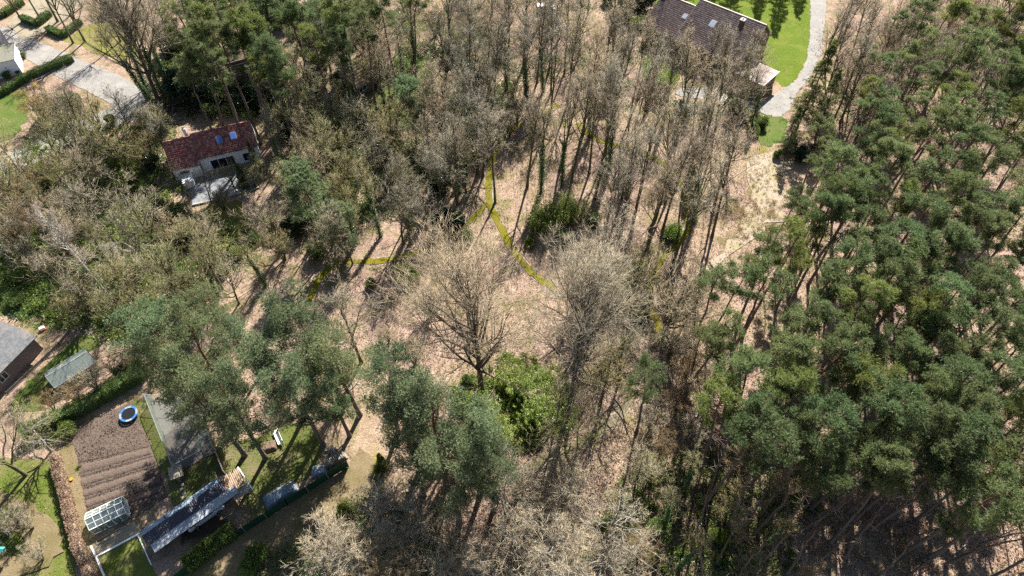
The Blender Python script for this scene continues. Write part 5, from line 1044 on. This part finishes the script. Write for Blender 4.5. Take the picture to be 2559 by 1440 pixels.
hedge('clipped hedge at the upper corner above the road', [(-30,52),(15,40),(60,10)], 1.1, 1.2, 'leaves', 4000, 6, core='ivy_leaves', tint='mid green'); hedge('hedge in front of the white flat roofed house', [(-20,248),(20,232),(62,205)], 1.0, 1.2, 'leaves', 4000, 7, core='ivy_leaves', tint='dark green')
hedge('rough brown hedge along the road verge', [(62,205),(120,178),(185,152)], 1.3, 1.3, 'leaves', 4000, 8, core='ivy_leaves', tint='yellowish green'); hedge('grass green box hedge at the end of the hedge line', [(300,955),(362,912)], 2.2, 1.6, 'leaves', 4000, 9, core='ivy_leaves', tint='grey green')

# --- things nobody would count
def scatter(name, label, cat, kind, poly, n, smin, smax, seed, tint='mid green'):
    """low plants joined into one mass"""
    rnd = random.Random(seed); xs = [p[0] for p in poly]; ys = [p[1] for p in poly]; V, F, c = [], [], 0
    vs = [PROTO[kind][k][2][1][1] for k in range(len(PROTO[kind]))]; base = []
    for me in vs:
        a = np.empty(len(me.vertices)*3, np.float32); me.vertices.foreach_get('co', a); base.append(a.reshape(-1, 3))
    k = 0
    while k < n:
        p = (rnd.uniform(min(xs), max(xs)), rnd.uniform(min(ys), max(ys)))
        if not inside(p, poly): continue
        k += 1; b = base[rnd.randrange(len(base))]; nl = len(b)//4; pick = np.array(rnd.sample(range(nl), min(nl, 70))); q = b.reshape(nl, 4, 3)[pick].reshape(-1, 3)
        s = rnd.uniform(smin, smax); a = rnd.uniform(0, 6.28); R = np.array([[math.cos(a), -math.sin(a), 0], [math.sin(a), math.cos(a), 0], [0, 0, 1]]); g = G(*p); V.append(q @ R.T*s+np.array([g.x, g.y, 0])); F.append(np.arange(len(q)).reshape(-1, 4)+c); c += len(q)
    o = put(name, mesh_np(name, np.concatenate(V), [np.concatenate(F)], vs[0].materials[0].name)); o.color = (*NE.get(tint, (1, 1, 1)), 1); return tag(o, label, cat, kind='stuff')
WOODS = [(1500,1440),(2559,1440),(2559,250),(2100,250),(1950,560),(1800,800),(1650,1100)]
scatter('bracken', 'dead brown bracken under the pine wood', 'bracken', 'bracken', WOODS, 420, .4, .9, 1)
scatter('undergrowth', 'low green undergrowth below the lower pines', 'undergrowth', 'tuft', [(1540,1200),(1800,1120),(2000,1250),(1980,1440),(1560,1430)], 220, .7, 1.4, 2, 'yellowish green')
scatter('undergrowth', 'green weeds through the large thicket', 'undergrowth', 'tuft', [(0,360),(430,300),(470,540),(620,600),(520,760),(300,860),(0,760)], 700, .7, 1.6, 3, 'bright green')
scatter('undergrowth', 'weeds between the trees behind the red roofed house', 'undergrowth', 'tuft', [(680,260),(1100,250),(1300,200),(1250,380),(1000,520),(800,600)], 450, .7, 1.5, 4)
scatter('ground_cover', 'fresh low plants between the broad bare trees', 'ground cover', 'tuft', [(1110,980),(1280,880),(1420,920),(1440,1060),(1330,1130),(1230,1120)], 380, .7, 1.5, 5, 'bright green')
scatter('bracken', 'bracken and dry stalks over the clearing', 'bracken', 'bracken', [(780,700),(1300,450),(1900,400),(1900,640),(1700,1100),(1300,1250),(1100,950)], 420, .25, .7, 6)
scatter('dry_grass', 'dry grass tufts on the sunny clearing', 'grass', 'rush', [(860,640),(1200,560),(1400,700),(1900,420),(1950,600),(1700,900),(1000,960)], 520, .3, .8, 7)
scatter('bracken', 'rusty bracken patch at the sunny plot corner', 'bracken', 'bracken', [(1830,500),(1960,500),(1950,580),(1840,600)], 90, .4, .9, 8)
scatter('weeds', 'small weeds dotted over the vegetable plot', 'weeds', 'tuft', [(195,1070),(340,1015),(410,1235),(230,1300)], 45, .12, .3, 21)
scatter('dry_grass', 'yellow grass tufts on the pale clearing', 'grass', 'rush', [(1880,390),(1950,380),(1950,520),(1830,650),(1770,710),(1850,540)], 160, .25, .6, 22, 'yellowish green')
scatter('bracken', 'low dark scrub dotted over the pale clearing', 'bracken', 'bracken', [(1880,390),(1950,380),(1950,520),(1830,650),(1770,710),(1850,540)], 110, .2, .45, 23)
def carpet(name, label, poly, n, mat, seed, tint='mid green', hmax=.5, L=.26, w=.10, clump=60, rad=1.1):
    rnd = random.Random(seed); rng = np.random.default_rng(seed); xs = [p[0] for p in poly]; ys = [p[1] for p in poly]; C = []
    while len(C) < n//clump:
        p = (rnd.uniform(min(xs), max(xs)), rnd.uniform(min(ys), max(ys)))
        if inside(p, poly): C.append(G(*p))
    C = np.array(C); pos = np.repeat(C, clump, 0); r = rng.normal(size=(len(pos), 2))*rad*np.repeat(rng.uniform(.4, 1.3, len(C)), clump)[:, None]; pos[:, :2] += r
    PP = np.array(PATH_PTS); keep = np.ones(len(pos), bool)
    for i in range(0, len(pos), 4000): keep[i:i+4000] = ((pos[i:i+4000, None, :2]-PP[None])**2).sum(2).min(1) > .52**2
    pos, r = pos[keep], r[keep]
    pos[:, 2] = np.abs(rng.normal(size=len(pos)))*hmax*.5*np.exp(-(r**2).sum(1)*.3)+.03; d = nrm(rng.normal(size=pos.shape)+[0, 0, .8]); v, f = leafquads(rng, pos, d, L, w)
    o = put(name, mesh_np(name, v, [f], mat)); o.color = (*NE[tint], 1); return tag(o, label, 'ground cover', kind='stuff')
TH1 = [(60,330),(430,300),(470,540),(700,560),(520,760),(300,860),(0,780),(0,450)]; TH2 = [(650,300),(900,200),(1180,60),(1330,230),(1200,400),(950,560),(760,600),(690,480)]
carpet('ivy_carpet', 'dark ivy covering the floor of the large thicket', TH1, 22000, 'ivy_leaves', 1); carpet('bramble_carpet', 'fresh green weeds carpeting the large thicket', TH1, 24000, 'leaves', 2, 'bright green')
carpet('ivy_carpet', 'dark ivy covering the thicket behind the red roofed house', TH2, 26000, 'ivy_leaves', 3); carpet('bramble_carpet', 'green brambles in the thicket behind the red roofed house', TH2, 14000, 'leaves', 4, 'yellowish green')
carpet('ivy_carpet', 'ivy under the trees along the upper edge', [(430,-60),(1600,-60),(1660,120),(1450,240),(1000,120),(700,260),(420,300)], 26000, 'ivy_leaves', 5); carpet('ivy_carpet', 'ivy and scrub in front of the villa', [(1440,150),(1650,110),(1880,200),(1900,330),(1700,300),(1480,260)], 9000, 'ivy_leaves', 6)
carpet('bracken_carpet', 'brown litter of twigs and bracken in the upper pine wood', [(2080,0),(2559,0),(2559,700),(2250,700),(2080,300)], 8000, 'brown_leaves', 7, 'dark green', .4); carpet('ivy_carpet', 'green scrub in the dim upper pine wood', [(2060,60),(2559,0),(2559,400),(2200,320),(2060,300)], 9000, 'ivy_leaves', 8)
carpet('bramble_carpet', 'green brambles under the lower pines', [(1560,1180),(1820,1100),(2100,1250),(2000,1440),(1560,1440)], 7000, 'ivy_leaves', 9, 'yellowish green'); carpet('bracken_carpet', 'brown bracken along the bottom of the pine wood', [(1700,1250),(2559,1200),(2559,1440),(1650,1440)], 4000, 'brown_leaves', 10, 'mid green', .35)
carpet('bramble_carpet', 'scrub beside the wire fence at the lower edge', [(640,1420),(900,1250),(980,1240),(1150,1440),(640,1460)], 7000, 'ivy_leaves', 11)
CLEAR = [(780,720),(1000,620),(1230,420),(1330,300),(1500,330),(1700,300),(1960,370),(1960,600),(1760,900),(1640,1150),(1450,1260),(1250,1300),(1100,950),(900,930)]
carpet('leaf_drifts', 'curled dead leaves heaped over the clearing floor', CLEAR, 38000, 'leaf_drift', 31, 'mid green', .16, .20, .07, 30, 1.6); carpet('leaf_drifts', 'curled dead leaves over the pine wood floor', WOODS, 60000, 'leaf_drift', 32, 'mid green', .16, .20, .07, 30, 1.8)
carpet('leaf_drifts', 'dead leaves under the trees along the upper edge', [(400,-40),(1650,-40),(1500,330),(1000,520),(700,330),(400,300)], 40000, 'leaf_drift', 33, 'mid green', .16, .20, .07, 30, 1.8); carpet('leaf_drifts', 'dead leaves at the lower edge of the plot', [(640,1440),(960,1230),(1300,1180),(1560,1200),(1560,1440)], 16000, 'leaf_drift', 34, 'mid green', .16, .20, .07, 30, 1.5)
carpet('soil_clods', 'loose clods on the vegetable plot', [(180,1120),(200,1068),(332,1010),(372,1100),(414,1236),(340,1288),(228,1312)], 9000, 'soil', 41, 'mid green', .10, .13, .06, 25, .8)
for k_, (pl, q_) in enumerate((([(1690,0),(2022,0),(2015,130),(1965,210),(1900,150)], 2600), ([(0,1150),(138,1162),(170,1330),(180,1440),(0,1440)], 1500), ([(385,1010),(650,1090),(790,1080),(650,1280),(450,1255),(380,1100)], 3200), ([(0,60),(360,220),(330,270),(0,120)], 1600), ([(2030,0),(2070,0),(2050,140),(1960,290),(1900,270),(2000,200)], 900))):
    carpet('scattered_leaves', ('dead leaves blown over the bright lawn', 'dead leaves on the garden lawn', 'dead leaves on the shaded grass by the shed', 'dead leaves along the road', 'dead leaves on the gravel drive')[k_], pl, q_, 'leaf_drift', 50+k_, 'mid green', .06, .13, .05, 12, 1.5)
for i in range(7): stone(f'{ONES_[i]} pale stepping stone from the hutch towards the long shed', G(452+i*2-(i % 2)*5, 1190+i*11), (.24, .2, .05), 60+i, 'concrete', 'stepping stones by the hutch', 'stepping_stone', 'stepping stone')
for i in range(10):
    u = (i+.5)/10; base_at(246+78*u+(-6 if i % 2 else 4), 1330-38*u-(14 if i % 2 else 4), 'tuft', .45, tint='bright green', name='greenhouse_plant', cat='plant', noun='seedling', area='the small white greenhouse', group='seedlings in the greenhouse')
def litter_sticks():
    rng = np.random.default_rng(9); n = 2600; P = np.zeros((n, 3)); i = 0
    polys = [WOODS, [(1230,520),(1900,330),(1960,600),(1700,1150),(1300,1250),(1000,950)], [(1980,0),(2559,0),(2559,250),(2100,250)]]
    while i < n:
        x, y = rng.uniform(950, 2559), rng.uniform(0, 1440)
        if any(inside((x, y), p) for p in polys): g = G(x, y); P[i] = (g.x, g.y, .03); i += 1
    a = rng.uniform(0, 6.28, n); L = rng.uniform(.3, 1.6, n); d = np.stack([np.cos(a), np.sin(a), rng.uniform(0, .12, n)], 1); v, f = spikes(P, P+d*L[:, None], .022, rng)
    tag(put('fallen_sticks', mesh_np('fallen_sticks', v, [f], 'dead_wood')), 'fallen sticks strewn over the leaf litter', 'sticks', kind='stuff')
litter_sticks()

# ------------------------------------------------------------------ labels for the repeats: look, then order within their area
ONES = 'first second third fourth fifth sixth seventh eighth ninth tenth eleventh twelfth thirteenth fourteenth fifteenth sixteenth seventeenth eighteenth nineteenth twentieth'.split()
TENS = {20: 'twenty', 30: 'thirty', 40: 'forty', 50: 'fifty'}
def ordinal(i): return ONES[i] if i < 20 else (TENS[(i+1)//10*10]+'-'+ONES[(i+1) % 10-1] if (i+1) % 10 else {30: 'thirtieth', 40: 'fortieth', 50: 'fiftieth'}[i+1])
by = {}
for r in REG: by.setdefault((r[1], r[3]), []).append(r)
for (area, noun), L in by.items():
    L.sort(key=lambda r: W(r[4])[0])
    for i, (e, a, tint, nn, p) in enumerate(L):
        pos = ('leftmost' if i == 0 else 'rightmost' if i == len(L)-1 else ordinal(i)+' from left') if len(L) > 1 else 'only one'
        e['label'] = f'{tint} {nn}, {pos}, in {area}'
